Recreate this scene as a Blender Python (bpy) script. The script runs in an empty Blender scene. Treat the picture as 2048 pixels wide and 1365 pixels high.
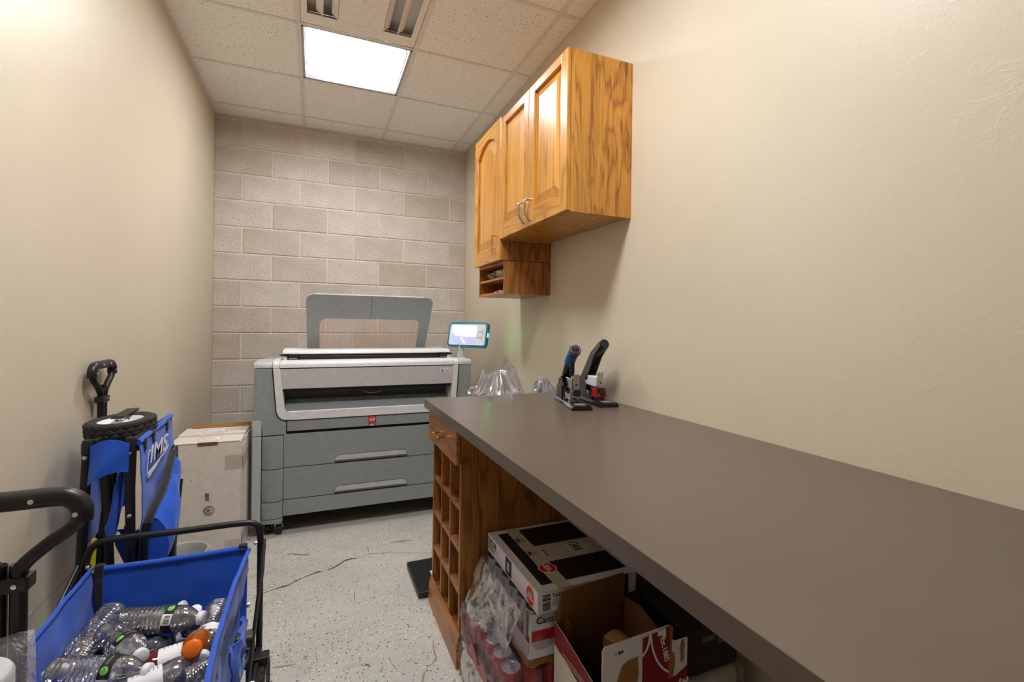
import bpy, bmesh, math, random
from mathutils import Vector, Matrix, noise as mnoise
R = math.radians
random.seed(7)
scene = bpy.context.scene
col = scene.collection

# ------------------------------------------------------------------ camera
cam_data = bpy.data.cameras.new('camera')
cam = bpy.data.objects.new('camera', cam_data)
col.objects.link(cam)
cam_data.sensor_width = 36.0
cam_data.lens = 946.394 / 2048 * 36.0
cam_data.shift_y = -(682.5 - 649.9) / 2048
cam_data.clip_start = 0.02
cam.matrix_world = (Matrix.Translation((0, 0, 1.25)) @ Matrix.Rotation(-0.3937, 4, 'Z')
                    @ Matrix.Rotation(math.pi / 2, 4, 'X') @ Matrix.Rotation(0.0131, 4, 'Z'))
scene.camera = cam

# ------------------------------------------------------------------ world, exposure
world = bpy.data.worlds.new('world')
scene.world = world
world.use_nodes = True
world.node_tree.nodes['Background'].inputs[0].default_value = (0.8, 0.8, 0.8, 1)
world.node_tree.nodes['Background'].inputs[1].default_value = 0.05
scene.view_settings.view_transform = 'Standard'
scene.view_settings.look = 'None'
scene.view_settings.gamma = 1.0
scene.view_settings.use_curve_mapping = False
scene.view_settings.exposure = 2.22
scene.cycles.max_bounces = 8
scene.cycles.glossy_bounces = 3
scene.cycles.transparent_max_bounces = 10
scene.cycles.caustics_reflective = False
scene.cycles.caustics_refractive = False
scene.cycles.use_light_tree = False
scene.cycles.use_adaptive_sampling = True
scene.cycles.adaptive_threshold = 0.06
LAMP_FAR = 9.0      # emission of the troffer in view
LAMP_NEAR = 14.2     # emission of the troffer over the near part of the room


# ------------------------------------------------------------------ colour and material helpers
def s2l(c):
    return tuple(((v / 255.0) / 12.92 if v / 255.0 <= 0.04045 else ((v / 255.0 + 0.055) / 1.055) ** 2.4) for v in c)


def rgba(c):
    r = s2l(c)
    return (r[0], r[1], r[2], 1.0)


class NT:
    def __init__(self, name):
        self.m = bpy.data.materials.new(name)
        self.m.use_nodes = True
        self.t = self.m.node_tree
        self.b = self.t.nodes['Principled BSDF']
        self.out = self.t.nodes['Material Output']

    def n(self, kind, **kw):
        o = self.t.nodes.new(kind)
        for k, v in kw.items():
            if k.startswith('i_'):
                key = k[2:]
                key = int(key) if key.isdigit() else key.replace('_', ' ')
                o.inputs[key].default_value = v
            else:
                setattr(o, k, v)
        return o

    def l(self, a, b):
        self.t.links.new(a, b)

    def ramp(self, fac, stops, interp='LINEAR'):
        r = self.t.nodes.new('ShaderNodeValToRGB')
        r.color_ramp.interpolation = interp
        els = r.color_ramp.elements
        while len(els) < len(stops):
            els.new(0.5)
        for e, (p, c) in zip(els, stops):
            e.position = p
            e.color = c if len(c) == 4 else (c[0], c[1], c[2], 1)
        self.l(fac, r.inputs[0])
        return r.outputs[0]

    def coords(self, scale=(1, 1, 1), rot=(0, 0, 0), loc=(0, 0, 0), src='Object'):
        tc = self.n('ShaderNodeTexCoord')
        mp = self.n('ShaderNodeMapping')
        mp.inputs['Scale'].default_value = scale
        mp.inputs['Rotation'].default_value = rot
        mp.inputs['Location'].default_value = loc
        self.l(tc.outputs[src], mp.inputs[0])
        return mp.outputs[0]

    def noise(self, vec, scale, detail=2.0, rough=0.5, dist=0.0):
        o = self.n('ShaderNodeTexNoise')
        o.inputs['Scale'].default_value = scale
        o.inputs['Detail'].default_value = detail
        o.inputs['Roughness'].default_value = rough
        o.inputs['Distortion'].default_value = dist
        if vec is not None:
            self.l(vec, o.inputs['Vector'])
        return o

    def mix(self, fac, a, b, blend='MIX'):
        o = self.n('ShaderNodeMix', data_type='RGBA', blend_type=blend)
        for sock, v in ((o.inputs[0], fac), (o.inputs[6], a), (o.inputs[7], b)):
            if hasattr(v, 'is_linked') or isinstance(v, bpy.types.NodeSocket):
                self.l(v, sock)
            elif isinstance(v, (int, float)):
                sock.default_value = v
            else:
                sock.default_value = v if len(v) == 4 else (v[0], v[1], v[2], 1)
        return o.outputs[2]

    def math(self, op, a, b=None):
        o = self.n('ShaderNodeMath', operation=op)
        for i, v in enumerate((a, b)):
            if v is None:
                continue
            if isinstance(v, bpy.types.NodeSocket):
                self.l(v, o.inputs[i])
            else:
                o.inputs[i].default_value = v
        return o.outputs[0]

    def bump(self, h, strength, dist=0.01):
        o = self.n('ShaderNodeBump')
        o.inputs['Strength'].default_value = strength
        o.inputs['Distance'].default_value = dist
        self.l(h, o.inputs['Height'])
        self.l(o.outputs[0], self.b.inputs['Normal'])


M = {}


def simple(name, c, rough=0.5, metal=0.0, spec=0.5, var=0.06, vscale=40.0, bump=0.0, bscale=200.0, coat=0.0):
    t = NT(name)
    v = t.coords()
    nz = t.noise(v, vscale, 3)
    base = s2l(c)
    lo = tuple(x * (1 - var) for x in base)
    hi = tuple(min(1, x * (1 + var)) for x in base)
    t.l(t.ramp(nz.outputs[0], [(0.3, lo), (0.7, hi)]), t.b.inputs['Base Color'])
    t.b.inputs['Roughness'].default_value = rough
    t.b.inputs['Metallic'].default_value = metal
    t.b.inputs['Specular IOR Level'].default_value = spec
    t.b.inputs['Coat Weight'].default_value = coat
    if bump:
        bz = t.noise(v, bscale, 2)
        t.bump(bz.outputs[0], bump, 0.002)
    M[name] = t.m
    return t.m


def emissive(name, c, strength):
    t = NT(name)
    t.b.inputs['Base Color'].default_value = rgba(c)
    t.b.inputs['Emission Color'].default_value = rgba(c)
    t.b.inputs['Emission Strength'].default_value = strength
    M[name] = t.m
    return t.m


def clear_plastic(name, tint, gloss_c=(255, 255, 255), base_fac=0.06, rough=0.06, blend=0.35, haze=0.0, haze_c=(240, 240, 245), bump=0.0, bscale=60, amount=1.0):
    """thin clear plastic: see-through with a fresnel sheen"""
    t = NT(name)
    t.t.nodes.remove(t.b)
    tr = t.n('ShaderNodeBsdfTransparent')
    tr.inputs[0].default_value = rgba(tint)
    gl = t.n('ShaderNodeBsdfGlossy')
    gl.inputs['Color'].default_value = rgba(gloss_c)
    gl.inputs['Roughness'].default_value = rough
    lw = t.n('ShaderNodeLayerWeight')
    lw.inputs[0].default_value = blend
    fac = t.math('ADD', t.math('MULTIPLY', lw.outputs['Fresnel'], amount), base_fac)
    fac = t.math('MINIMUM', fac, 1.0)
    if bump:
        v = t.coords()
        bz = t.noise(v, bscale, 4, 0.6)
        bp = t.n('ShaderNodeBump')
        bp.inputs['Strength'].default_value = bump
        bp.inputs['Distance'].default_value = 0.01
        t.l(bz.outputs[0], bp.inputs['Height'])
        t.l(bp.outputs[0], gl.inputs['Normal'])
        t.l(bp.outputs[0], lw.inputs['Normal'])
    mx = t.n('ShaderNodeMixShader')
    t.l(fac, mx.inputs[0])
    src = tr.outputs[0]
    if haze:
        df = t.n('ShaderNodeBsdfDiffuse')
        df.inputs[0].default_value = rgba(haze_c)
        tl = t.n('ShaderNodeBsdfTranslucent')
        tl.inputs[0].default_value = rgba(haze_c)
        m1 = t.n('ShaderNodeMixShader')
        m1.inputs[0].default_value = 0.4
        t.l(df.outputs[0], m1.inputs[1])
        t.l(tl.outputs[0], m1.inputs[2])
        m2 = t.n('ShaderNodeMixShader')
        m2.inputs[0].default_value = haze
        t.l(tr.outputs[0], m2.inputs[1])
        t.l(m1.outputs[0], m2.inputs[2])
        src = m2.outputs[0]
    t.l(src, mx.inputs[1])
    t.l(gl.outputs[0], mx.inputs[2])
    t.l(mx.outputs[0], t.out.inputs['Surface'])
    M[name] = t.m
    return t.m


def make_wall_paint(name, c, rough=0.42):
    t = NT(name)
    v = t.coords()
    nz = t.noise(v, 1.3, 4)
    b = s2l(c)
    t.l(t.ramp(nz.outputs[0], [(0.3, tuple(x * 0.965 for x in b)), (0.7, tuple(x * 1.03 for x in b))]), t.b.inputs['Base Color'])
    t.b.inputs['Roughness'].default_value = rough
    t.b.inputs['Specular IOR Level'].default_value = 0.35
    # orange peel plus sparse trowel ridges
    n1 = t.noise(v, 95, 3, 0.55)
    n2 = t.noise(v, 9, 5, 0.6, 0.6)
    rid = t.ramp(n2.outputs[0], [(0.0, (0, 0, 0)), (0.585, (0, 0, 0)), (0.61, (1, 1, 1)), (0.66, (0.25, 0.25, 0.25)), (1.0, (0.2, 0.2, 0.2))])
    h = t.math('ADD', t.math('MULTIPLY', n1.outputs[0], 0.55), t.math('MULTIPLY', rid, 0.35))
    t.bump(h, 0.11, 0.006)
    M[name] = t.m


def make_oak(name, light, dark, axis='Z', rings=20.0, coat=0.25, rough=0.33, seed=0.0, wide=5.0, along=0.7, jag=2.5):
    """oak with cathedral grain running along one local axis"""
    t = NT(name)
    sc = [wide, wide, wide]
    sc['XYZ'.index(axis)] = along
    v = t.coords(scale=tuple(sc), loc=(seed, seed * 0.7, seed * 1.3))
    big = t.noise(v, 1.0, jag, 0.5, 0.4)
    r = t.math('FRACT', t.math('MULTIPLY', big.outputs[0], rings))
    lines = t.ramp(r, [(0.0, (0.85, 0.85, 0.85)), (0.16, (0.3, 0.3, 0.3)), (0.45, (0.0, 0.0, 0.0)), (0.8, (0.12, 0.12, 0.12)), (1.0, (0.85, 0.85, 0.85))])
    fs = [150, 150, 150]
    fs['XYZ'.index(axis)] = 4
    v2 = t.coords(scale=tuple(fs))
    fine = t.noise(v2, 1.0, 3, 0.6)
    pores = t.ramp(fine.outputs[0], [(0.34, (1, 1, 1)), (0.52, (0, 0, 0))])
    f = t.math('ADD', t.math('MULTIPLY', lines, 0.75), t.math('MULTIPLY', pores, 0.38))
    f = t.math('MINIMUM', f, 1.0)
    tone = t.noise(t.coords(scale=tuple(x * 0.6 for x in sc)), 1.0, 1)
    lt = s2l(light)
    la = t.ramp(tone.outputs[0], [(0.35, tuple(x * 0.88 for x in lt)), (0.65, tuple(min(1, x * 1.08) for x in lt))])
    t.l(t.mix(f, la, rgba(dark)), t.b.inputs['Base Color'])
    t.b.inputs['Roughness'].default_value = rough
    t.b.inputs['Coat Weight'].default_value = coat
    t.b.inputs['Coat Roughness'].default_value = 0.16
    t.bump(fine.outputs[0], 0.06, 0.001)
    M[name] = t.m


def make_block():
    t = NT('concrete_block')
    v = t.coords()
    oi = t.n('ShaderNodeObjectInfo')
    base = t.ramp(oi.outputs['Random'], [(0.0, s2l((204, 192, 181))), (0.35, s2l((212, 200, 190))), (0.8, s2l((219, 209, 200))), (1.0, s2l((203, 187, 172)))])
    n1 = t.noise(v, 95, 4, 0.75)
    sp = t.ramp(n1.outputs[0], [(0.30, (0.18, 0.17, 0.16)), (0.43, (0.88, 0.88, 0.88)), (0.58, (1.02, 1.02, 1.02)), (0.72, (1.35, 1.34, 1.32))])
    n2 = t.noise(v, 6, 4)
    cl = t.ramp(n2.outputs[0], [(0.3, (0.87, 0.86, 0.85)), (0.7, (1.07, 1.07, 1.07))])
    c1 = t.mix(1.0, base, sp, 'MULTIPLY')
    c2 = t.mix(1.0, c1, cl, 'MULTIPLY')
    t.l(c2, t.b.inputs['Base Color'])
    t.b.inputs['Roughness'].default_value = 0.9
    t.bump(n1.outputs[0], 0.6, 0.004)
    M['concrete_block'] = t.m


def make_floor():
    t = NT('epoxy_floor')
    v = t.coords()
    n2 = t.noise(v, 2.2, 5, 0.6)
    base = t.ramp(n2.outputs[0], [(0.3, s2l((186, 182, 172))), (0.55, s2l((199, 195, 185))), (0.75, s2l((206, 201, 190)))])
    # dirt smears across the room
    n3 = t.noise(t.coords(scale=(1.4, 6, 1)), 2.0, 5, 0.65)
    smear = t.ramp(n3.outputs[0], [(0.58, (0, 0, 0)), (0.80, (0.55, 0.55, 0.55))])
    base = t.mix(smear, base, rgba((150, 140, 120)))

    def flakes(scale, th, seed, col_, rnd):
        vo = t.n('ShaderNodeTexVoronoi', feature='F1')
        vo.inputs['Scale'].default_value = scale
        t.l(t.coords(scale=(1, 1, 1), loc=(seed, seed, 0.013), rot=(0, 0, seed)), vo.inputs['Vector'])
        sep = t.n('ShaderNodeSeparateColor')
        t.l(vo.outputs['Color'], sep.inputs[0])
        m1 = t.math('LESS_THAN', vo.outputs['Distance'], th)
        m2 = t.math('LESS_THAN', sep.outputs[0], rnd)
        return t.math('MULTIPLY', m1, m2)
    b = t.mix(flakes(105, 0.27, 1.3, None, 0.22), base, rgba((58, 56, 50)))
    b = t.mix(flakes(70, 0.22, 4.1, None, 0.16), b, rgba((40, 40, 38)))
    b = t.mix(flakes(95, 0.26, 7.7, None, 0.22), b, rgba((238, 238, 232)))
    b = t.mix(flakes(190, 0.26, 2.2, None, 0.2), b, rgba((120, 116, 104)))
    t.l(b, t.b.inputs['Base Color'])
    t.b.inputs['Roughness'].default_value = 0.38
    t.b.inputs['Specular IOR Level'].default_value = 0.4
    n4 = t.noise(v, 30, 3)
    t.bump(n4.outputs[0], 0.05, 0.004)
    M['epoxy_floor'] = t.m


def make_tile():
    t = NT('ceiling_tile')
    v = t.coords()
    n1 = t.noise(v, 115, 2, 0.5, 0.8)
    pits = t.ramp(n1.outputs[0], [(0.31, (1, 1, 1)), (0.38, (0, 0, 0))])
    n2 = t.noise(v, 420, 2)
    b = s2l((248, 244, 238))
    g = t.ramp(n2.outputs[0], [(0.3, tuple(x * 0.93 for x in b)), (0.7, tuple(min(1, x * 1.04) for x in b))])
    t.l(t.mix(pits, g, rgba((150, 132, 116))), t.b.inputs['Base Color'])
    t.b.inputs['Roughness'].default_value = 0.95
    t.bump(n1.outputs[0], 0.15, 0.003)
    M['ceiling_tile'] = t.m


def make_counter():
    t = NT('laminate')
    v = t.coords()
    n1 = t.noise(v, 3.5, 5, 0.6)
    n2 = t.noise(v, 700, 2)
    b = s2l((100, 87, 76))
    g = t.ramp(n1.outputs[0], [(0.3, tuple(x * 0.93 for x in b)), (0.7, tuple(x * 1.06 for x in b))])
    f = t.ramp(n2.outputs[0], [(0.3, (0.93, 0.93, 0.93)), (0.7, (1.05, 1.05, 1.05))])
    t.l(t.mix(1.0, g, f, 'MULTIPLY'), t.b.inputs['Base Color'])
    rr = t.ramp(n1.outputs[0], [(0.3, (0.28, 0.28, 0.28)), (0.7, (0.34, 0.34, 0.34))])
    t.l(rr, t.b.inputs['Roughness'])
    t.b.inputs['Specular IOR Level'].default_value = 0.55
    M['laminate'] = t.m


def make_fabric(name, c):
    t = NT(name)
    v = t.coords()
    b = s2l(c)
    n1 = t.noise(v, 7, 4, 0.6)
    g = t.ramp(n1.outputs[0], [(0.3, tuple(x * 0.86 for x in b)), (0.7, tuple(min(1, x * 1.1) for x in b))])
    w = t.n('ShaderNodeTexWave', wave_type='BANDS', bands_direction='DIAGONAL')
    w.inputs['Scale'].default_value = 260
    t.l(v, w.inputs['Vector'])
    t.l(g, t.b.inputs['Base Color'])
    t.b.inputs['Roughness'].default_value = 0.72
    t.b.inputs['Sheen Weight'].default_value = 0.25
    h = t.math('ADD', t.math('MULTIPLY', w.outputs[0], 0.12), n1.outputs[0])
    t.bump(h, 0.22, 0.008)
    M[name] = t.m


make_wall_paint('wall_paint', (215, 202, 179))
make_oak('oak', (216, 154, 66), (150, 90, 28))
make_oak('oak_panel', (218, 158, 70), (170, 106, 36), rings=9, seed=3.1, wide=7, along=0.4)
make_oak('oak_side', (214, 150, 58), (128, 70, 14), rings=16, seed=1.7, wide=5.5, along=0.95, jag=4.0)
make_oak('oak_horizontal', (214, 152, 66), (152, 92, 30), axis='Y', rings=14, seed=5.0)
make_oak('oak_shaded', (172, 110, 46), (92, 50, 16), rings=12, seed=2.4, coat=0.12, rough=0.4, wide=5, along=0.8)  # same oak in darker colours, shade under the worktop painted in
make_oak('oak_shaded_horizontal', (190, 124, 60), (116, 66, 26), axis='Y', rings=12, seed=6.4, coat=0.12, rough=0.4)
make_oak('oak_shaded_cross', (182, 116, 56), (110, 62, 24), axis='X', rings=12, seed=8.4, coat=0.12, rough=0.4)
make_block()
make_floor()
make_tile()
make_counter()
make_fabric('blue_fabric', (10, 84, 206))
make_fabric('black_webbing', (26, 26, 30))
simple('mortar', (226, 214, 196), 0.95, bump=0.5, bscale=300)
simple('tee_metal', (226, 220, 212), 0.45)
simple('plenum', (60, 58, 55), 0.9)
simple('fixture_white', (238, 236, 234), 0.5)
simple('reflector_white', (176, 176, 180), 0.4)
simple('vent_white', (240, 234, 228), 0.5)
simple('vent_dark', (226, 220, 214), 0.7)
simple('printer_grey', (146, 152, 152), 0.5, bump=0.12, bscale=900)
simple('printer_mid', (184, 189, 188), 0.45)
simple('printer_white', (226, 226, 226), 0.4)
simple('printer_flap', (196, 194, 194), 0.42)
simple('printer_dark', (92, 97, 98), 0.5)
simple('printer_slot_floor', (150, 158, 158), 0.4)
simple('black_plastic', (22, 22, 24), 0.38)
simple('black_gloss', (14, 14, 16), 0.16, coat=0.5)
simple('gap_black', (8, 8, 9), 0.8)
simple('black_metal', (17, 17, 19), 0.42, spec=0.5)
simple('rubber', (44, 42, 39), 0.8, bump=0.3, bscale=300)
simple('hub_white', (220, 220, 222), 0.45)
simple('steel', (190, 186, 178), 0.28, metal=1.0)
simple('chrome', (225, 225, 228), 0.15, metal=1.0)
simple('brass', (225, 178, 84), 0.22, metal=1.0)
simple('teal_plastic', (0, 122, 148), 0.4)
simple('white_plastic', (230, 232, 236), 0.4)
simple('pale_grey_plastic', (196, 200, 200), 0.5)
simple('white_paper', (232, 230, 228), 0.7)
simple('white_card', (222, 214, 206), 0.75, bump=0.1, bscale=150)
simple('print_card', (230, 226, 232), 0.5)
simple('kraft', (156, 108, 58), 0.85, bump=0.2, bscale=300)
simple('kraft_dark', (120, 78, 36), 0.88, bump=0.2, bscale=300)
simple('ink_black', (24, 22, 24), 0.55)
simple('ink_grey', (120, 116, 118), 0.6)
simple('ink_red', (206, 20, 32), 0.45)
simple('ink_deep_red', (132, 8, 26), 0.42)
simple('ink_white', (238, 236, 238), 0.5)
simple('ink_green', (110, 190, 70), 0.5)
simple('can_silver', (196, 196, 200), 0.3, metal=0.85)
simple('can_red', (176, 16, 30), 0.32, metal=0.35)
simple('sticker_yellow', (226, 220, 150), 0.7)
simple('stapler_grey', (92, 86, 80), 0.35, metal=0.4)
simple('stapler_blue', (20, 96, 190), 0.4)
simple('stapler_red', (196, 22, 16), 0.35)
simple('cap_white', (232, 232, 236), 0.4)
simple('cap_orange', (246, 116, 14), 0.4)
simple('grey_bin', (176, 176, 172), 0.5)
simple('crack_brown', (104, 88, 72), 0.9)
simple('stain_tan', (150, 134, 108), 0.8)
simple('yellow_tag', (226, 216, 20), 0.5)
simple('cloth_grey', (196, 186, 172), 0.85)
simple('chip_white', (236, 230, 220), 0.8)
simple('tape_tan', (196, 184, 170), 0.35)
clear_plastic('pet', (244, 245, 247), base_fac=0.07, blend=0.45, rough=0.06, haze=0.10, amount=0.9)
clear_plastic('pet_orange', (246, 150, 30), base_fac=0.05, rough=0.06, blend=0.3, haze=0.45, haze_c=(250, 140, 20))
clear_plastic('pet_red', (190, 30, 40), base_fac=0.05, rough=0.06, blend=0.3, haze=0.45, haze_c=(150, 12, 24))
clear_plastic('pet_dark', (60, 30, 34), base_fac=0.06, rough=0.06, blend=0.3, haze=0.35, haze_c=(40, 20, 24))
clear_plastic('film', (248, 248, 250), base_fac=0.14, rough=0.10, blend=0.5, haze=0.50, haze_c=(240, 238, 242), bump=0.35, bscale=45)
clear_plastic('wrap', (250, 249, 250), base_fac=0.03, rough=0.12, blend=0.3, haze=0.05, haze_c=(236, 232, 236), bump=0.5, bscale=60, amount=0.6)
clear_plastic('acrylic', (252, 247, 244), base_fac=0.02, rough=0.1, blend=0.10, haze=0.13, haze_c=(246, 232, 222))
emissive('lens_far', (245, 248, 252), LAMP_FAR)
emissive('lens_near', (245, 248, 252), LAMP_NEAR)
emissive('screen_white', (250, 250, 255), 0.20)
emissive('screen_lilac', (176, 178, 216), 0.115)
emissive('screen_lilac_pale', (214, 214, 240), 0.15)
emissive('led_green', (20, 255, 110), 11.0)


# ------------------------------------------------------------------ mesh helpers
def root_of(o):
    while o.parent is not None:
        o = o.parent
    return o


class MB:
    def __init__(self):
        self.bm = bmesh.new()

    def box(self, a, b, bevel=0.0, seg=2, rot=None):
        a, b = Vector(a), Vector(b)
        r = bmesh.ops.create_cube(self.bm, size=1.0)
        vs = r['verts']
        c = (a + b) / 2
        s = b - a
        for v in vs:
            v.co = Vector((v.co.x * s.x, v.co.y * s.y, v.co.z * s.z))
            if rot is not None:
                v.co = rot @ v.co
            v.co += c
        if bevel > 0:
            es = list({e for v in vs for e in v.link_edges})
            bmesh.ops.bevel(self.bm, geom=es, offset=bevel, segments=seg, profile=0.5, affect='EDGES')
        return self

    def tube(self, pts, r, seg=10, closed=False, caps=True, flat=None):
        """tube along a polyline; r a number or a list; flat = (normal, ratio) squashes the section"""
        pts = [Vector(p) for p in pts]
        n = len(pts)
        rs = r if isinstance(r, (list, tuple)) else [r] * n
        rings = []
        up = None
        for i, p in enumerate(pts):
            if closed:
                t = (pts[(i + 1) % n] - pts[i - 1])
            else:
                t = (pts[min(i + 1, n - 1)] - pts[max(i - 1, 0)])
            t.normalize()
            if up is None:
                ref = Vector((0, 0, 1)) if abs(t.z) < 0.9 else Vector((0, 1, 0))
                if flat is not None:
                    ref = Vector(flat[0])
                up = (ref - t * ref.dot(t)).normalized()
            else:
                u2 = up - t * up.dot(t)
                up = u2.normalized() if u2.length > 1e-6 else up
            if flat is not None:
                ref = Vector(flat[0])
                u2 = ref - t * ref.dot(t)
                if u2.length > 1e-4:
                    up = u2.normalized()
            side = t.cross(up)
            k = flat[1] if flat is not None else 1.0
            ring = []
            for j in range(seg):
                a = 2 * math.pi * j / seg
                ring.append(self.bm.verts.new(p + (up * math.cos(a) * k + side * math.sin(a)) * rs[i]))
            rings.append(ring)
        m = n if closed else n - 1
        for i in range(m):
            A, B = rings[i], rings[(i + 1) % n]
            for j in range(seg):
                self.bm.faces.new((A[j], A[(j + 1) % seg], B[(j + 1) % seg], B[j]))
        if caps and not closed:
            self.bm.faces.new(list(reversed(rings[0])))
            self.bm.faces.new(rings[-1])
        return self

    def lathe(self, prof, origin=(0, 0, 0), axis=(0, 0, 1), seg=24, wob=None):
        """prof: list of (radius, height)"""
        ax = Vector(axis).normalized()
        ref = Vector((1, 0, 0)) if abs(ax.x) < 0.9 else Vector((0, 1, 0))
        u = (ref - ax * ref.dot(ax)).normalized()
        w = ax.cross(u)
        o = Vector(origin)
        rings = []
        for (r, h) in prof:
            if r < 1e-6:
                rings.append([self.bm.verts.new(o + ax * h)])
                continue
            ring = []
            for j in range(seg):
                a = 2 * math.pi * j / seg
                d = u * math.cos(a) + w * math.sin(a)
                k = 1.0 if wob is None else wob(a, h)
                ring.append(self.bm.verts.new(o + ax * h + d * r * k))
            rings.append(ring)
        for A, B in zip(rings[:-1], rings[1:]):
            if len(A) == 1 and len(B) == 1:
                continue
            for j in range(seg):
                k = (j + 1) % seg
                if len(A) == 1:
                    self.bm.faces.new((A[0], B[k], B[j]))
                elif len(B) == 1:
                    self.bm.faces.new((A[j], A[k], B[0]))
                else:
                    self.bm.faces.new((A[j], A[k], B[k], B[j]))
        return self

    def prism(self, poly, axis, a, b, bevel=0.0):
        """extrude a 2-D polygon along an axis: X -> (y,z), Y -> (x,z), Z -> (x,y)"""
        def P(p, t):
            if axis == 'X':
                return (t, p[0], p[1])
            if axis == 'Y':
                return (p[0], t, p[1])
            return (p[0], p[1], t)
        A = [self.bm.verts.new(P(p, a)) for p in poly]
        B = [self.bm.verts.new(P(p, b)) for p in poly]
        n = len(poly)
        fs = [self.bm.faces.new(A), self.bm.faces.new(list(reversed(B)))]
        for i in range(n):
            fs.append(self.bm.faces.new((A[i], B[i], B[(i + 1) % n], A[(i + 1) % n])))
        if bevel > 0:
            es = [e for e in fs[0].edges] + [e for e in fs[1].edges]
            bmesh.ops.bevel(self.bm, geom=es, offset=bevel, segments=2, profile=0.5, affect='EDGES')
        return self

    def grid(self, fn, nu, nv, thick=0.0):
        vs = [[self.bm.verts.new(fn(i / (nu - 1), j / (nv - 1))) for j in range(nv)] for i in range(nu)]
        fs = []
        for i in range(nu - 1):
            for j in range(nv - 1):
                fs.append(self.bm.faces.new((vs[i][j], vs[i + 1][j], vs[i + 1][j + 1], vs[i][j + 1])))
        if thick:
            self.bm.normal_update()
            bmesh.ops.solidify(self.bm, geom=fs, thickness=thick)
        return self

    def poly(self, pts, thick=0.0):
        vs = [self.bm.verts.new(p) for p in pts]
        f = self.bm.faces.new(vs)
        if thick:
            f.normal_update()
            for v in vs:
                v.normal = f.normal
            bmesh.ops.solidify(self.bm, geom=[f], thickness=thick)
        return self

    def xform(self, mat):
        bmesh.ops.transform(self.bm, matrix=mat, verts=self.bm.verts)
        return self

    def build(self, name, mat, parent=None, smooth=False, world=True, angle=40):
        bm = self.bm
        bmesh.ops.recalc_face_normals(bm, faces=bm.faces)
        me = bpy.data.meshes.new(name)
        if parent is not None and world:
            L = root_of(parent).location
            for v in bm.verts:
                v.co -= L
        bm.to_mesh(me)
        bm.free()
        me.materials.append(M[mat] if isinstance(mat, str) else mat)
        o = bpy.data.objects.new(name, me)
        col.objects.link(o)
        if parent is not None:
            o.parent = parent
        if smooth:
            for p in me.polygons:
                p.use_smooth = True
            try:
                me.set_sharp_from_angle(angle=R(angle))
            except Exception:
                pass
        return o


def tag(o, label, cat, group=None):
    o['label'] = label
    o['category'] = cat
    if group:
        o['group'] = group
    return o


def thing(name, label, cat, loc=(0, 0, 0), rot=(0, 0, 0), group=None):
    o = bpy.data.objects.new(name, None)
    o.empty_display_size = 0.05
    col.objects.link(o)
    o.location = loc
    o.rotation_euler = rot
    return tag(o, label, cat, group)


def structure(o):
    o['kind'] = 'structure'
    return o


def text(name, body, size, mat, parent, origin, xdir, ydir, bold=0.0, align='LEFT', world=True, squash=1.0, shear=0.0, extrude=0.0003):
    cu = bpy.data.curves.new(name, 'FONT')
    cu.body = body
    cu.size = size
    cu.extrude = extrude
    cu.offset = bold
    cu.align_x = align
    cu.shear = shear
    cu.resolution_u = 3
    ob = bpy.data.objects.new(name, cu)
    col.objects.link(ob)
    bpy.context.view_layer.update()
    me = bpy.data.meshes.new_from_object(ob)
    bpy.data.objects.remove(ob)
    x = Vector(xdir).normalized()
    y = Vector(ydir).normalized()
    z = x.cross(y)
    o0 = Vector(origin)
    if world:
        o0 = o0 - root_of(parent).location
    mt = Matrix(((x.x * squash, y.x, z.x, o0.x), (x.y * squash, y.y, z.y, o0.y), (x.z * squash, y.z, z.z, o0.z), (0, 0, 0, 1)))
    me.transform(mt)
    me.materials.clear()
    me.materials.append(M[mat])
    o = bpy.data.objects.new(name, me)
    col.objects.link(o)
    o.parent = parent
    return o


def arc(cx, cy, r, a0, a1, n=6):
    return [(cx + r * math.cos(R(a0 + (a1 - a0) * i / n)), cy + r * math.sin(R(a0 + (a1 - a0) * i / n))) for i in range(n + 1)]


def smooth_path(pts, n=6):
    """Catmull-Rom through the points"""
    P = [Vector(p) for p in pts]
    out = []
    for i in range(len(P) - 1):
        p0 = P[max(i - 1, 0)]
        p1, p2 = P[i], P[i + 1]
        p3 = P[min(i + 2, len(P) - 1)]
        for k in range(n):
            t = k / n
            out.append(0.5 * ((2 * p1) + (p2 - p0) * t + (2 * p0 - 5 * p1 + 4 * p2 - p3) * t * t + (3 * p1 - p0 - 3 * p2 + p3) * t ** 3))
    out.append(P[-1])
    return out


# ------------------------------------------------------------------ room
XL, XR, XR2, YB, YF, ZC = -0.7158, 1.2393, 1.252, 4.1507, -1.2, 2.8125
structure(MB().box((XL - 0.1, YF - 0.1, -0.08), (XR2 + 0.12, YB + 0.12, 0.0)).build('floor', 'epoxy_floor'))
floor = bpy.data.objects['floor']
wall_left = structure(MB().box((XL - 0.1, YF, 0.0), (XL, YB + 0.12, 2.98)).build('wall_left', 'wall_paint'))
wall_right = structure(MB().prism([(XR, YF), (XR, 2.852), (XR2, 2.852), (XR2, YB + 0.12), (XR2 + 0.12, YB + 0.12), (XR2 + 0.12, YF)], 'Z', 0.0, 2.98).build('wall_right', 'wall_paint'))
structure(MB().box((XL, YF - 0.1, 0.0), (XR, YF, 2.98)).build('wall_front', 'wall_paint'))
wall_back = structure(MB().box((XL, YB + 0.006, 0.0), (XR2, YB + 0.12, 2.98)).build('wall_back', 'mortar'))

# concrete blocks of the back wall, one object each
BX, BZ, BL, BH, MJ = -0.5264, 2.5818, 0.4064, 0.2032, 0.0055
block_cache = {}


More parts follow.
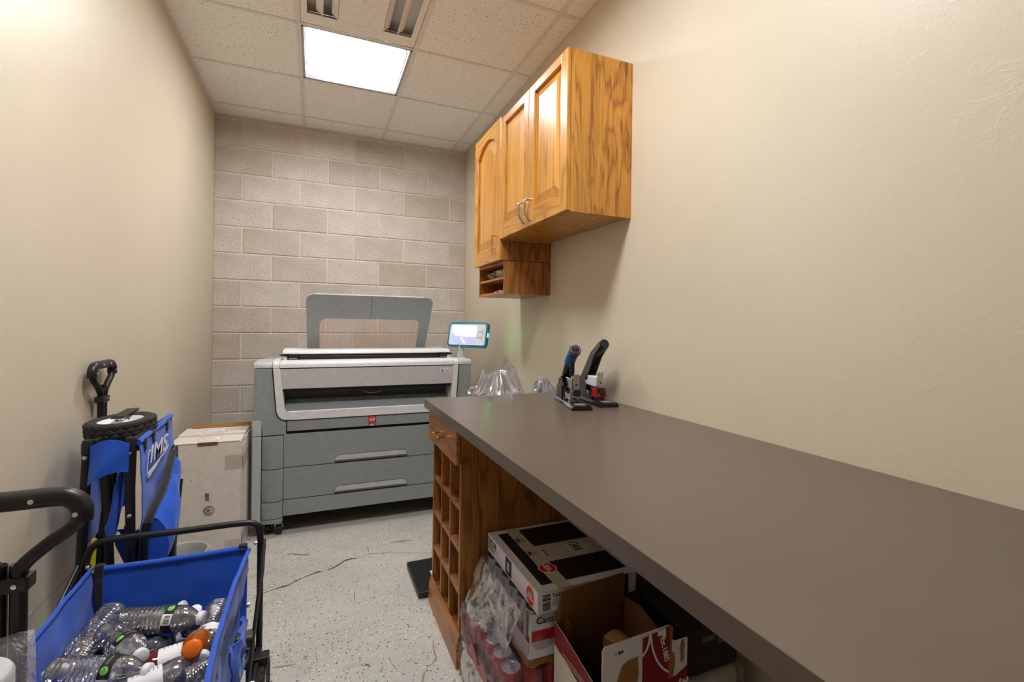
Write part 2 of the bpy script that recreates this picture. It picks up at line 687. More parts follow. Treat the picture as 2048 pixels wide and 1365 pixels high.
def block(x0, x1, z0, z1):
    key = (round(x1 - x0, 4), round(z1 - z0, 4))
    if key not in block_cache:
        w, h = key
        o = MB().box((-w / 2, 0, -h / 2), (w / 2, 0.05, h / 2), 0.0028, 1).build('block', 'concrete_block')
        block_cache[key] = o.data
    else:
        o = bpy.data.objects.new('block', block_cache[key])
        col.objects.link(o)
    o.location = ((x0 + x1) / 2, YB + random.uniform(-0.0008, 0.0008), (z0 + z1) / 2)
    o.parent = wall_back


for k in range(-1, 13):
    z1 = min(BZ + BH * (1 - 0) - BH * k, 2.84)
    z0 = max(BZ - BH * k, 0.0)
    if z1 - z0 < 0.03:
        continue
    off = BX if k % 2 == 0 else BX + BL / 2
    edges = [XL] + [off + BL * i for i in range(-3, 8) if XL + 0.02 < off + BL * i < XR2 - 0.02] + [XR2]
    for a, b in zip(edges[:-1], edges[1:]):
        block(a + (MJ if a > XL else 0), b - (MJ if b < XR2 else 0), z0 + (MJ if z0 > 0 else 0), z1 - MJ)

# ceiling: dark plenum deck, tiles, tees, wall angle
ceiling = structure(MB().box((XL - 0.1, YF - 0.1, 2.98), (XR2 + 0.12, YB + 0.12, 3.06)).build('ceiling', 'plenum'))
T = 0.6096
tx = [XL, -0.1018, -0.1018 + T, -0.1018 + 2 * T, XR2]
ty = [YF] + [3.3238 + T * k for k in range(-7, 2)] + [YB]
FIX = {(1, 2.7142): 'light', (1, 2.1046): 'vent', (1, 0.8854): 'light'}
tile_cache = {}
for i in range(4):
    for j in range(len(ty) - 1):
        if any(abs(ty[j] - fy) < 0.02 and i == fi for (fi, fy) in FIX):
            continue
        a, b, c, d = tx[i] + 0.004, tx[i + 1] - 0.004, ty[j] + 0.004, ty[j + 1] - 0.004
        key = (round(b - a, 3), round(d - c, 3))
        if key not in tile_cache:
            o = MB().box((-(b - a) / 2, -(d - c) / 2, 0), ((b - a) / 2, (d - c) / 2, 0.016), 0.002, 1).build('ceiling_tile', 'ceiling_tile')
            tile_cache[key] = o.data
        else:
            o = bpy.data.objects.new('ceiling_tile', tile_cache[key])
            col.objects.link(o)
        o.location = ((a + b) / 2, (c + d) / 2, ZC + 0.001)
        o.parent = ceiling
for x in tx[1:4]:
    MB().box((x - 0.012, YF, ZC - 0.002), (x + 0.012, YB, ZC)).box((x - 0.0015, YF, ZC), (x + 0.0015, YB, ZC + 0.035)).build('main_tee', 'tee_metal', ceiling)
for y in ty[1:-1]:
    for a, b in zip(tx[:-1], tx[1:]):
        MB().box((a + 0.0125, y - 0.0105, ZC - 0.0016), (b - 0.0125, y + 0.0105, ZC)).build('cross_tee', 'tee_metal', ceiling)
structure(MB().box((XL, YF, ZC - 0.002), (XL + 0.022, YB, ZC)).box((XL, YF, ZC - 0.002), (XL + 0.0015, YB, ZC + 0.022)).build('trim_1', 'tee_metal'))
structure(MB().box((XR - 0.010, YF, ZC - 0.002), (XR2, YB, ZC)).build('trim_2', 'tee_metal'))
structure(MB().box((XL + 0.022, YB - 0.018, ZC - 0.0015), (XR - 0.011, YB, ZC)).build('trim_3', 'tee_metal'))


# ------------------------------------------------------------------ ceiling fixtures
def troffer(y0, lens_mat, label):
    x0, x1 = tx[1] + 0.0135, tx[2] - 0.0135
    a, b = y0 + 0.0135, y0 + T - 0.0135
    t = thing('ceiling_light', label, 'light', ((x0 + x1) / 2, (a + b) / 2, ZC), group='recessed ceiling lights')
    zt = ZC + 0.075
    la, lb = a + 0.12, b - 0.12
    MB().prism([(a, ZC + 0.0005), (a + 0.012, ZC + 0.0005), (la, zt), (la, zt + 0.006), (a, ZC + 0.03)], 'X', x0, x1).build('reflector', 'reflector_white', t)
    MB().prism([(b, ZC + 0.0005), (b - 0.012, ZC + 0.0005), (lb, zt), (lb, zt + 0.006), (b, ZC + 0.03)], 'X', x0, x1).build('reflector', 'reflector_white', t)
    for xa, xb in ((x0, x0 + 0.012), (x1 - 0.012, x1)):
        MB().box((xa, a, ZC + 0.0005), (xb, b, ZC + 0.095)).build('end_plate', 'reflector_white', t)
    MB().box((x0, a, ZC + 0.095), (x1, b, ZC + 0.10)).build('housing', 'fixture_white', t)
    c = (la + lb) / 2
    hw = (lb - la) / 2
    prof = [(c + hw * math.cos(R(180 + 180 * i / 12)), zt + 0.002 + 0.045 * math.sin(R(180 + 180 * i / 12))) for i in range(13)]
    MB().prism(prof, 'X', x0 + 0.03, x1 - 0.03).build('lens', lens_mat, t, smooth=True)
    for xa, xb in ((x0 + 0.0125, x0 + 0.029), (x1 - 0.029, x1 - 0.0125)):
        MB().box((xa, c - hw - 0.004, zt - 0.05), (xb, c + hw + 0.004, zt + 0.006), 0.004).build('lens_cap', 'fixture_white', t)
    return t


troffer(ty[-4], 'lens_far', 'lit recessed ceiling light in front of the grey block wall')
troffer(ty[-7], 'lens_near', 'lit recessed ceiling light above the near end of the room')

vx0, vx1, vy0, vy1 = tx[1] + 0.0135, tx[2] - 0.0135, ty[-5] + 0.0135, ty[-4] - 0.0135
vent = thing('air_vent', 'pale square ceiling air diffuser with louvres beside the lit panel', 'air vent', ((vx0 + vx1) / 2, (vy0 + vy1) / 2, ZC))
cx, cy = (vx0 + vx1) / 2, (vy0 + vy1) / 2
hw = (vx1 - vx0) / 2


MB().box((vx0, vy0, ZC + 0.001), (vx0 + 0.030, vy1, ZC + 0.005)).build('border', 'vent_white', vent)
MB().box((vx1 - 0.030, vy0, ZC + 0.001), (vx1, vy1, ZC + 0.005)).build('border', 'vent_white', vent)
MB().box((vx0 + 0.030, vy1 - 0.085, ZC + 0.001), (vx1 - 0.030, vy1, ZC + 0.005)).build('border', 'vent_white', vent)
MB().box((vx0 + 0.030, vy0, ZC + 0.001), (vx1 - 0.030, vy0 + 0.085, ZC + 0.005)).build('border', 'vent_white', vent)
for sx in (-1, 1):
    ex = vx0 if sx < 0 else vx1
    # two angled blades either side of the flat centre plate, open gaps between them
    for o0, o1 in ((0.072, 0.106), (0.146, 0.176)):
        a, b = ex - sx * o0, ex - sx * o1
        MB().prism([(a, ZC + 0.030), (a, ZC + 0.033), (b, ZC + 0.006), (b, ZC + 0.003)], 'Y', vy0 + 0.085, vy1 - 0.085).build('blade', 'vent_white', vent)
MB().box((vx0 + 0.178, vy0 + 0.0855, ZC + 0.001), (vx1 - 0.178, vy1 - 0.0855, ZC + 0.005), 0.001, 1).build('centre_plate', 'vent_white', vent)
MB().lathe([(0, -0.006), (0.007, -0.004), (0.008, 0.0), (0.008, 0.004)], (cx, cy, ZC + 0.001), seg=12).build('screw', 'tee_metal', vent, smooth=True)
MB().box((vx0 + 0.01, vy0 + 0.01, ZC + 0.06), (vx1 - 0.01, vy1 - 0.01, ZC + 0.065)).build('duct_plate', 'vent_dark', vent)
MB().box((vx0 + 0.006, vy0 + 0.01, ZC + 0.006), (vx0 + 0.009, vy1 - 0.01, ZC + 0.06)).box((vx1 - 0.009, vy0 + 0.01, ZC + 0.006), (vx1 - 0.006, vy1 - 0.01, ZC + 0.06)).box((vx0 + 0.006, vy1 - 0.009, ZC + 0.006), (vx1 - 0.006, vy1 - 0.006, ZC + 0.06)).box((vx0 + 0.006, vy0 + 0.006, ZC + 0.006), (vx1 - 0.006, vy0 + 0.009, ZC + 0.06)).build('duct_wall', 'vent_dark', vent)

# paint chips and the long scratch low on the left wall
chip_shapes = [(1.40, .425, .012), (1.46, .428, .008), (1.53, .437, .007), (1.55, .447, .009), (1.62, .436, .010), (1.71, .437, .006)]
for y, z, s in chip_shapes:
    pts = [(XL + 0.0006, y + s * math.cos(a) * random.uniform(.5, 1.1), z + s * .9 * math.sin(a) * random.uniform(.5, 1.1)) for a in [k * math.pi / 4 for k in range(8)]]
    MB().poly(pts, 0.0006).build('paint_chip', 'chip_white', wall_left, world=False)
MB().tube([(XL + 0.0002, 1.55 + .05 * k, .432 + random.uniform(-.003, .003)) for k in range(12)], 0.0007, 5).build('scratch', 'stain_tan', wall_left, world=False)


# floor cracks and scuffs: irregular dark fillings in the coating
def crack(pts, widths, mat='crack_brown', name='crack'):
    P = smooth_path([(p[0], p[1], 0) for p in pts], 8)
    n = len(P)
    mb = MB()
    up, dn = [], []
    for i, p in enumerate(P):
        t = (P[min(i + 1, n - 1)] - P[max(i - 1, 0)]).normalized()
        s = Vector((-t.y, t.x, 0))
        f = i / (n - 1) * (len(widths) - 1)
        k = int(min(f, len(widths) - 2))
        w = widths[k] * (1 - (f - k)) + widths[k + 1] * (f - k)
        w *= random.uniform(0.6, 1.25)
        up.append(mb.bm.verts.new((p.x + s.x * w, p.y + s.y * w, 0.0007)))
        dn.append(mb.bm.verts.new((p.x - s.x * w, p.y - s.y * w, 0.0007)))
    for i in range(n - 1):
        mb.bm.faces.new((dn[i], dn[i + 1], up[i + 1], up[i]))
    return mb.build(name, mat, floor, world=False)


CRACKS = [([(-0.22, 2.437), (-0.161, 2.457), (-0.136, 2.467), (-0.11, 2.471), (-0.079, 2.493), (-0.042, 2.52)], [0.002, 0.003, 0.004, 0.009, 0.003, 0.005, 0.001], 'crack_brown'), ([(-0.042, 2.52), (-0.02, 2.53), (0.008, 2.543), (0.03, 2.55), (0.047, 2.547)], [0.001, 0.004, 0.006, 0.009, 0.001], 'crack_brown'), ([(0.073, 2.553), (0.106, 2.572), (0.13, 2.593), (0.156, 2.62), (0.193, 2.63), (0.214, 2.622)], [0.003, 0.007, 0.005, 0.006, 0.008, 0.004], 'crack_brown'), ([(0.214, 2.622), (0.236, 2.628), (0.262, 2.632)], [0.002, 0.0015, 0.0005], 'stain_tan'), ([(0.28, 2.764), (0.283, 2.713), (0.281, 2.654)], [0.001, 0.003, 0.001], 'stain_tan'), ([(0.279, 2.652), (0.32, 2.642), (0.37, 2.633)], [0.003, 0.002, 0.0015], 'crack_brown'), ([(0.37, 2.633), (0.488, 2.586), (0.6, 2.543)], [0.0012, 0.001, 0.001], 'stain_tan'), ([(0.451, 1.846), (0.438, 1.813), (0.432, 1.771), (0.428, 1.73), (0.387, 1.692), (0.37, 1.666), (0.361, 1.636)], [0.001, 0.002, 0.003, 0.003, 0.001, 0.004, 0.004], 'stain_tan'), ([(-0.127, 2.802), (-0.091, 2.794), (-0.048, 2.766), (-0.011, 2.755)], [0.003, 0.007, 0.012, 0.002], 'stain_tan'), ([(0.413, 2.748), (0.467, 2.741), (0.529, 2.734)], [0.002, 0.008, 0.002], 'stain_tan'), ([(0.183, 2.312), (0.179, 2.261), (0.177, 2.216)], [0.0004, 0.002, 0.0004], 'crack_brown'), ([(0.076, 1.966), (0.071, 1.923)], [0.0012, 0.0005], 'crack_brown'), ([(0.267, 1.803), (0.278, 1.754), (0.294, 1.709)], [0.0006, 0.0015, 0.0005], 'stain_tan'), ([(0.18, 1.855), (0.164, 1.817)], [0.0008, 0.0014], 'stain_tan'), ([(0.243, 1.765), (0.229, 1.735)], [0.0008, 0.0016], 'crack_brown'), ([(0.177, 1.793), (0.19, 1.792), (0.201, 1.778)], [0.001, 0.004, 0.001], 'crack_brown'), ([(0.053, 1.949), (0.054, 1.908)], [0.0008, 0.0014], 'stain_tan'), ([(0.014, 1.942), (0.02, 1.877)], [0.0008, 0.0014], 'stain_tan'), ([(-0.129, 1.902), (-0.093, 1.896), (-0.052, 1.89)], [0.001, 0.005, 0.001], 'stain_tan'), ([(0.359, 1.99), (0.373, 1.955), (0.389, 1.948)], [0.0006, 0.0014, 0.0006], 'stain_tan')]
for pts, w, m in CRACKS:
    crack(pts, w, m)

# ------------------------------------------------------------------ wide format printer
PF = 3.06
pr = thing('wide_format_printer', 'large grey wide-format printer with raised top tray against the block wall', 'printer', (0.33, 3.4, 0))
MB().box((-0.27, PF + 0.05, 0.11), (0.93, 3.80, 0.60)).build('lower_body', 'gap_black', pr)
MB().box((-0.318, 3.34, 0.60), (0.976, 3.80, 1.005), 0.01).build('rear_body', 'printer_grey', pr)
MB().box((-0.27, PF + 0.012, 0.60), (0.93, 3.34, 0.672)).build('inner_body', 'gap_black', pr)
# left and right flanks
MB().prism([(-0.325, 0.073), (-0.279, 0.073), (-0.279, 0.586), (-0.325, 0.586)], 'Y', PF - 0.004, 3.78, 0.004).build('side_panel', 'printer_mid', pr)
MB().prism([(-0.325, 0.590), (-0.279, 0.590), (-0.279, 0.655)] + arc(-0.299, 0.661, 0.020, 0, 90, 5) + [(-0.325, 0.681)], 'Y', PF - 0.004, 3.78, 0.003).build('side_panel', 'printer_mid', pr)
MB().prism([(0.932, 0.073), (0.978, 0.073), (0.978, 0.655), (0.932, 0.681)], 'Y', PF - 0.004, 3.78, 0.004).build('side_panel', 'printer_mid', pr)
for (z0, z1) in ((0.081, 0.1035), (0.1080, 0.2020), (0.2070, 0.3905), (0.3955, 0.5830)):
    for (xa, xb) in ((-0.275, -0.165), (0.865, 0.930)):
        pl = [(xa, PF + 0.10), (xa, PF + 0.004)] + [(xa + (xb - xa) * k / 6, PF - 0.004 - 0.010 * math.sin(math.pi * k / 6)) for k in range(1, 6)] + [(xb, PF - 0.004), (xb, PF + 0.10)]
        MB().prism(pl, 'Z', z0, z1, 0.0015).build('corner_post', 'printer_grey', pr, smooth=True, angle=50)
# left upper panel that wraps the bezel
MB().prism([(-0.275, 0.589), (-0.151, 0.589), (-0.151, 0.672), (-0.172, 0.674), (-0.193, 0.688), (-0.2085, 0.723), (-0.2295, 0.977), (-0.320, 0.977), (-0.320, 0.685), (-0.296, 0.683), (-0.280, 0.672), (-0.275, 0.655)], 'Y', PF + 0.002, 3.5, 0.003).build('upper_panel', 'printer_grey', pr)
MB().prism([(0.930, 0.60), (0.930, 0.683), (0.976, 0.683), (0.976, 0.978), (0.8925, 0.978), (0.8795, 0.761), (0.8675, 0.70), (0.866, 0.60)], 'Y', PF + 0.002, 3.5, 0.003).build('upper_panel', 'printer_grey', pr)
# shoulder caps
for (xa, xb) in ((-0.3225, -0.2285), (0.8915, 0.979)):
    pl = [(PF + 0.002, 0.981), (PF + 0.004, 0.998)] + [(PF + 0.03 - 0.024 * math.cos(R(a)), 0.998 + 0.015 * math.sin(R(a))) for a in (20, 45, 70, 90)] + [(3.36, 1.013), (3.36, 0.981)]
    MB().prism(pl, 'X', xa, xb, 0.002).build('shoulder_cap', 'printer_mid', pr, smooth=True)
# white bezel: top cover and the U round the slot
pl = [(PF - 0.002, 0.980), (PF, 0.994)] + [(PF + 0.03 - 0.030 * math.cos(R(a)), 0.994 + 0.022 * math.sin(R(a))) for a in (15, 35, 55, 75, 90)] + [(3.36, 1.016), (3.36, 0.980)]
MB().prism(pl, 'X', -0.2255, -0.1905, 0.001).build('top_cover', 'printer_white', pr, smooth=True)
MB().prism(pl, 'X', -0.1885, 0.8535, 0.001).build('top_cover', 'printer_white', pr, smooth=True)
MB().prism(pl, 'X', 0.8555, 0.8885, 0.001).build('top_cover', 'printer_white', pr, smooth=True)
outer = [(-0.2235, 0.977), (-0.2025, 0.724), (-0.1935, 0.700), (-0.178, 0.683), (-0.160, 0.676), (-0.10, 0.6745), (0.80, 0.6745), (0.845, 0.679), (0.862, 0.70), (0.873, 0.761), (0.8865, 0.977)]
inner = [(0.853, 0.977), (0.838, 0.735), (0.828, 0.722), (0.812, 0.718), (-0.130, 0.718), (-0.150, 0.722), (-0.160, 0.735), (-0.1865, 0.977)]
MB().prism(outer + inner, 'Y', PF - 0.004, 3.31, 0.0015).build('bezel', 'printer_white', pr)
MB().prism([(-0.1855, 0.973), (0.8520, 0.973), (0.8465, 0.856), (-0.1760, 0.856)], 'Y', PF - 0.001, PF + 0.02, 0.002).build('flap', 'printer_flap', pr)
MB().box((-0.175, PF + 0.03, 0.838), (0.845, 3.169, 0.856)).build('slot_roof', 'black_plastic', pr)
MB().prism([(3.225, 0.716), (3.225, 0.775), (3.19, 0.86), (3.30, 0.86), (3.30, 0.716)], 'X', -0.165, 0.845).build('slot_back', 'printer_dark', pr)
MB().prism([(PF + 0.012, 0.7185), (PF + 0.05, 0.735), (3.20, 0.775), (3.20, 0.716), (PF + 0.012, 0.716)], 'X', -0.158, 0.838).build('slot_floor', 'printer_slot_floor', pr)
MB().box((-0.157, 3.2005, 0.716), (0.837, 3.2245, 0.772)).build('slot_gap', 'gap_black', pr)
MB().prism([(PF - 0.0035, 0.7185), (PF + 0.011, 0.7185), (PF + 0.011, 0.724), (PF + 0.003, 0.725), (PF - 0.0035, 0.721)], 'X', -0.140, 0.820).build('tray_lip', 'printer_white', pr)
MB().tube(smooth_path([(0.30, 3.21, 0.822), (0.30, 3.185, 0.808), (0.325, 3.178, 0.800), (0.37, 3.178, 0.800), (0.395, 3.185, 0.808), (0.395, 3.21, 0.822)], 4), 0.004, 8).build('slot_handle', 'printer_mid', pr, smooth=True)


def floor_mark(x0, y0, x1, y1, w=0.0016):
    d = Vector((x1 - x0, y1 - y0, 0))
    s = Vector((-d.y, d.x, 0)).normalized() * w

    def z(y):
        return 0.735 + (y - PF - 0.05) * 0.4444 + 0.0006
    return [(x0 + s.x, y0 + s.y, z(y0 + s.y)), (x1 + s.x, y1 + s.y, z(y1 + s.y)), (x1 - s.x, y1 - s.y, z(y1 - s.y)), (x0 - s.x, y0 - s.y, z(y0 - s.y))]


for segs in ([(0.31, PF + .115, .345, PF + .125), (0.345, PF + .125, .38, PF + .115), (.345, PF + .105, .345, PF + .13)],
             [(-0.10, PF + .11, -.07, PF + .12), (-0.07, PF + .12, -.04, PF + .11), (-0.10, PF + .125, -.07, PF + .135), (-0.07, PF + .135, -.04, PF + .125)],
             [(0.14, PF + .115, .17, PF + .115), (.14, PF + .13, .17, PF + .13), (.14, PF + .115, .14, PF + .13), (.19, PF + .13, .21, PF + .115), (.21, PF + .115, .23, PF + .13), (.25, PF + .115, .27, PF + .115), (.27, PF + .115, .27, PF + .13)],
             [(.52, PF + .11, .52, PF + .135), (.535, PF + .11, .535, PF + .135)], [(.61, PF + .11, .61, PF + .135), (.625, PF + .11, .625, PF + .12)], [(.70, PF + .11, .70, PF + .135), (.715, PF + .11, .715, PF + .12)]):
    mb = MB()
    for s_ in segs:
        mb.poly(floor_mark(*s_))
    mb.build('slot_icon', 'printer_white', pr)
MB().tube([(p[0] + dx, PF - 0.0025, p[1] + dz) for p, dx, dz in zip(outer, (-.003, -.003, -.002, -.002, -.001, 0, 0, .001, .002, .003, .003), (0, 0, -.001, -.002, -.003, -.003, -.003, -.002, -.001, 0, 0))], 0.0026, 6).build('bezel_seam', 'gap_black', pr)
# small status sticker on the flap
st = MB().box((0.763, PF - 0.0016, 0.925), (0.835, PF - 0.0008, 0.958)).build('flap_label', 'print_card', pr)
mb = MB()
mb.box((0.771, PF - 0.0022, 0.929), (0.782, PF - 0.0016, 0.948)).box((0.774, PF - 0.0022, 0.950), (0.779, PF - 0.0016, 0.955))
for k in range(3):
    mb.box((0.790, PF - 0.0022, 0.930 + k * 0.009), (0.829, PF - 0.0016, 0.9325 + k * 0.009))
mb.build('label_print', 'ink_grey', st)
# grey band with the badge, then drawers
MB().box((-0.146, PF, 0.608), (0.862, PF + 0.05, 0.671), 0.002).build('front_band', 'printer_grey', pr)
MB().box((-0.160, PF + 0.015, 0.584), (0.862, PF + 0.06, 0.610)).build('shadow_gap', 'gap_black', pr)
bd = MB().box((0.312, PF - 0.003, 0.622), (0.358, PF + 0.001, 0.672), 0.001).build('badge', 'ink_red', pr)
text('badge_text', 'océ', 0.0195, 'ink_white', bd, (0.335, PF - 0.0034, 0.643), (1, 0, 0), (0, 0, 1), bold=0.0007, align='CENTER')
MB().tube([(0.335 + 0.0165 * math.cos(R(a)), PF - 0.0032, 0.648 + 0.0165 * math.sin(R(a))) for a in range(25, 335, 15)], 0.0007, 5).build('badge_ring', 'ink_white', bd)
bl = MB().box((0.312, PF - 0.003, 0.608), (0.358, PF + 0.001, 0.6215), 0.001).build('badge_base', 'ink_grey', pr)
MB().box((0.322, PF - 0.0036, 0.617), (0.348, PF - 0.003, 0.6185)).box((0.326, PF - 0.0036, 0.611), (0.344, PF - 0.003, 0.6145)).build('badge_print', 'ink_white', bl)
for (z0, z1) in ((0.397, 0.590), (0.209, 0.3925)):
    dr = MB().box((-0.163, PF + 0.002, z0), (0.863, PF + 0.05, z1), 0.002).build('drawer', 'printer_grey', pr)
    xa, xb, zb, h = 0.120, 0.553, z0 - 0.001, 0.047

    def rr(e, z_lo):
        r = 0.030
        return [(xa - e, z_lo), (xb + e, z_lo), (xb + e, zb + h - r)] + arc(xb - r, zb + h - r, r + e, 0, 90, 6)[1:] + arc(xa + r, zb + h - r, r + e, 90, 180, 6)
    MB().prism(rr(0.0022, zb), 'Y', PF + 0.0005, PF + 0.03).build('handle_recess', 'gap_black', dr)
    MB().prism(rr(0.0, zb + 0.016), 'Y', PF - 0.001, PF + 0.01, 0.001).build('drawer_handle', 'printer_flap', dr)
    MB().box((xa, PF + 0.0, zb + 0.006), (xb, PF + 0.01, zb + 0.0155)).build('handle_lip', 'printer_dark', dr)
MB().box((-0.163, PF + 0.002, 0.113), (0.863, PF + 0.05, 0.2045), 0.002).build('bottom_cover', 'printer_grey', pr)


def caster(x, y):
    c = MB().lathe([(0, -0.016), (0.028, -0.016), (0.031, -0.012), (0.031, 0.012), (0.028, 0.016), (0, 0.016)], (x, y, 0.031), (1, 0, 0), 20).build('caster', 'black_plastic', pr, smooth=True)
    MB().prism([(y - 0.024, 0.066), (y + 0.034, 0.066), (y + 0.034, 0.046), (y + 0.018, 0.028), (y - 0.01, 0.034)], 'X', x - 0.021, x - 0.0175).prism([(y - 0.024, 0.066), (y + 0.034, 0.066), (y + 0.034, 0.046), (y + 0.018, 0.028), (y - 0.01, 0.034)], 'X', x + 0.0175, x + 0.021).box((x - 0.021, y - 0.024, 0.064), (x + 0.021, y + 0.034, 0.068)).build('caster_fork', 'steel', c)
    MB().lathe([(0.012, 0), (0.012, 0.048)], (x, y + 0.012, 0.064), (0, 0, 1), 12).build('caster_stem', 'steel', c, smooth=True)


caster(-0.185, 3.10)
caster(-0.245, 3.14)
caster(0.80, 3.12)
caster(-0.2, 3.68)
caster(0.80, 3.68)
# scanner on top
sc = MB().prism([(3.205, 1.054), (3.208, 1.064), (3.220, 1.072), (3.24, 1.075), (3.50, 1.075), (3.50, 1.049), (3.215, 1.049)], 'X', -0.183, 0.866, 0.002).build('scanner_lid', 'printer_white', pr, smooth=True)
MB().box((-0.158, 3.225, 1.008), (0.846, 3.48, 1.049)).build('scanner_base', 'black_plastic', pr)
MB().box((-0.090, 3.212, 1.012), (0.776, 3.226, 1.040), 0.003).build('scanner_roller', 'black_plastic', pr)
for xa, xb in ((-0.150, -0.098), (0.790, 0.838)):
    lt_ = MB().box((xa, 3.200, 1.010), (xb, 3.226, 1.052), 0.003).build('latch', 'black_plastic', pr)
    MB().tube([(xa + 0.003, 3.196, 1.020), (xb - 0.003, 3.196, 1.020)], 0.008, 10).build('latch_roller', 'stapler_grey', lt_, smooth=True)
for sx, x in ((-1, -0.158), (1, 0.846)):
    MB().prism([(x, 1.036), (x + sx * 0.03, 1.040), (x + sx * 0.042, 1.046), (x + sx * 0.03, 1.049), (x, 1.048)], 'Y', 3.198, 3.23).build('latch_tab', 'black_plastic', pr)
    MB().box((min(x, x - sx * -0.022), 3.206, 1.010), (max(x, x - sx * -0.022), 3.24, 1.040), 0.002).build('scanner_foot', 'printer_white', pr)
# delivery tray leaning forward
trl = 0.43
tray_m = Matrix.Translation((0, 3.50, 1.055)) @ Matrix.Rotation(math.atan2(0.21, 0.375), 4, 'X')


def tray_poly(pts, a, b, bevel=0.0):
    return MB().prism(pts, 'Y', a, b, bevel).xform(tray_m)


r = 0.045
tray_outer = [(-0.050, 0.0), (-0.057, trl - r)] + arc(-0.057 + r, trl - r, r, 180, 90, 6)[1:] + arc(0.765 - r, trl - r, r, 90, 0, 6) + [(0.750, 0.0)]
tray_inner = [(0.684, 0.0), (0.688, 0.215)] + arc(0.688 - 0.04, 0.215, 0.04, 0, 90, 6)[1:] + arc(0.025 + 0.04, 0.215, 0.04, 90, 180, 6) + [(0.028, 0.0)]
tray_poly(tray_outer + tray_inner, -0.006, 0.010, 0.002).build('tray_frame', 'printer_grey', pr)
tray_poly([(0.022, -0.002), (0.692, -0.002), (0.694, 0.262), (0.020, 0.262)], 0.0105, 0.0125).build('tray_window', 'acrylic', pr)
mb = MB()
for k in range(17):
    x = 0.040 + k * 0.038
    mb.prism([(x, 0.0), (x + 0.0008, 0.0), (x + 0.0008, 0.25), (x, 0.25)], 'Y', 0.0128, 0.0148)
mb.xform(tray_m).build('window_ribs', 'cloth_grey', pr)
tray_poly([(0.3495, 0.262), (0.3510, 0.262), (0.3510, trl - 0.002), (0.3495, trl - 0.002)], -0.0072, -0.0055).build('tray_seam', 'gap_black', pr)
tray_poly([(0.00, trl - 0.003), (0.70, trl - 0.003), (0.70, trl + 0.003), (0.00, trl + 0.003)], -0.005, 0.008, 0.001).build('tray_edge_highlight', 'printer_mid', pr)  # paler strip paints a highlight along the top of the tray
for x in (-0.03, 0.71):
    tray_poly([(x, -0.06), (x + 0.03, -0.06), (x + 0.03, 0.02), (x, 0.02)], -0.004, 0.012, 0.002).build('tray_bracket', 'printer_grey', pr)
# touch panel
yaw, tilt = R(50), R(12)
e = Vector((math.cos(yaw), -math.sin(yaw), 0))
nrm = Vector((-math.sin(yaw), -math.cos(yaw), 0))
upv = Vector((0, 0, 1)) * math.cos(tilt) - nrm * math.sin(tilt)
nn = e.cross(upv)
if nn.dot(nrm) < 0:
    nn = -nn
SC = Vector((0.992, 3.2, 1.175))
scm = Matrix(((e.x, nn.x, upv.x, SC.x), (e.y, nn.y, upv.y, SC.y), (e.z, nn.z, upv.z, SC.z), (0, 0, 0, 1)))


def rrect(w, h, r_):
    return arc(w / 2 - r_, -h / 2 + r_, r_, -90, 0, 5) + arc(w / 2 - r_, h / 2 - r_, r_, 0, 90, 5) + arc(-w / 2 + r_, h / 2 - r_, r_, 90, 180, 5) + arc(-w / 2 + r_, -h / 2 + r_, r_, 180, 270, 5)


def on_screen(pts, a, b, bevel=0.0):
    return MB().prism(pts, 'Y', a, b, bevel).xform(scm)


W_, H_ = 0.325, 0.178
tp = on_screen(rrect(W_, H_, 0.024), -0.018, 0.004, 0.003).build('touch_panel', 'teal_plastic', pr, smooth=True)
on_screen(rrect(W_ - 0.028, H_ - 0.030, 0.014), 0.004, 0.0065, 0.001).build('panel_bezel', 'white_plastic', tp)
dx0, dx1, dz0, dz1 = -0.130, 0.074, -0.062, 0.062
on_screen([(dx0, dz0), (dx1, dz0), (dx1, dz1), (dx0, dz1)], 0.0066, 0.0072).build('display', 'screen_lilac', tp)
on_screen([(dx0, dz1), (dx1, dz1), (dx1, 0.030), (-0.062, -0.012)], 0.0073, 0.0076).build('display_image', 'screen_white', tp)
on_screen([(dx0, dz1), (-0.062, -0.012), (-0.098, -0.012), (dx0, 0.022)], 0.0073, 0.0075).build('display_image', 'screen_lilac_pale', tp)
on_screen([(dx1, 0.028), (dx1, -0.015), (-0.052, -0.015)], 0.0073, 0.0075).build('display_image', 'screen_lilac_pale', tp)
on_screen([(-0.058, -0.02), (-0.045, -0.02), (0.0, dz0), (-0.02, dz0)], 0.0073, 0.0075).build('display_image', 'screen_lilac_pale', tp)
on_screen(rrect(0.026, 0.026, 0.004), 0.0066, 0.0085).xform(Matrix.Translation(e * 0.108 + upv * 0.0)).build('panel_button', 'white_plastic', tp)
on_screen(rrect(0.040, 0.060, 0.006), 0.0066, 0.0074).xform(Matrix.Translation(e * 0.108)).build('button_plate', 'pale_grey_plastic', tp)
on_screen([(W_ / 2 - 0.001, -0.014), (W_ / 2 + 0.0012, -0.014), (W_ / 2 + 0.0012, 0.014), (W_ / 2 - 0.001, 0.014)], -0.008, 0.003).build('status_light', 'led_green', tp)
MB().prism([(0.93, 1.0), (0.975, 1.0), (0.968, 1.12), (0.940, 1.12)], 'Y', 3.225, 3.262, 0.003).build('panel_stem', 'pale_grey_plastic', pr)
MB().box((0.918, 3.12, 1.0132), (0.962, 3.165, 1.0145)).build('sticky_note', 'sticker_yellow', pr)

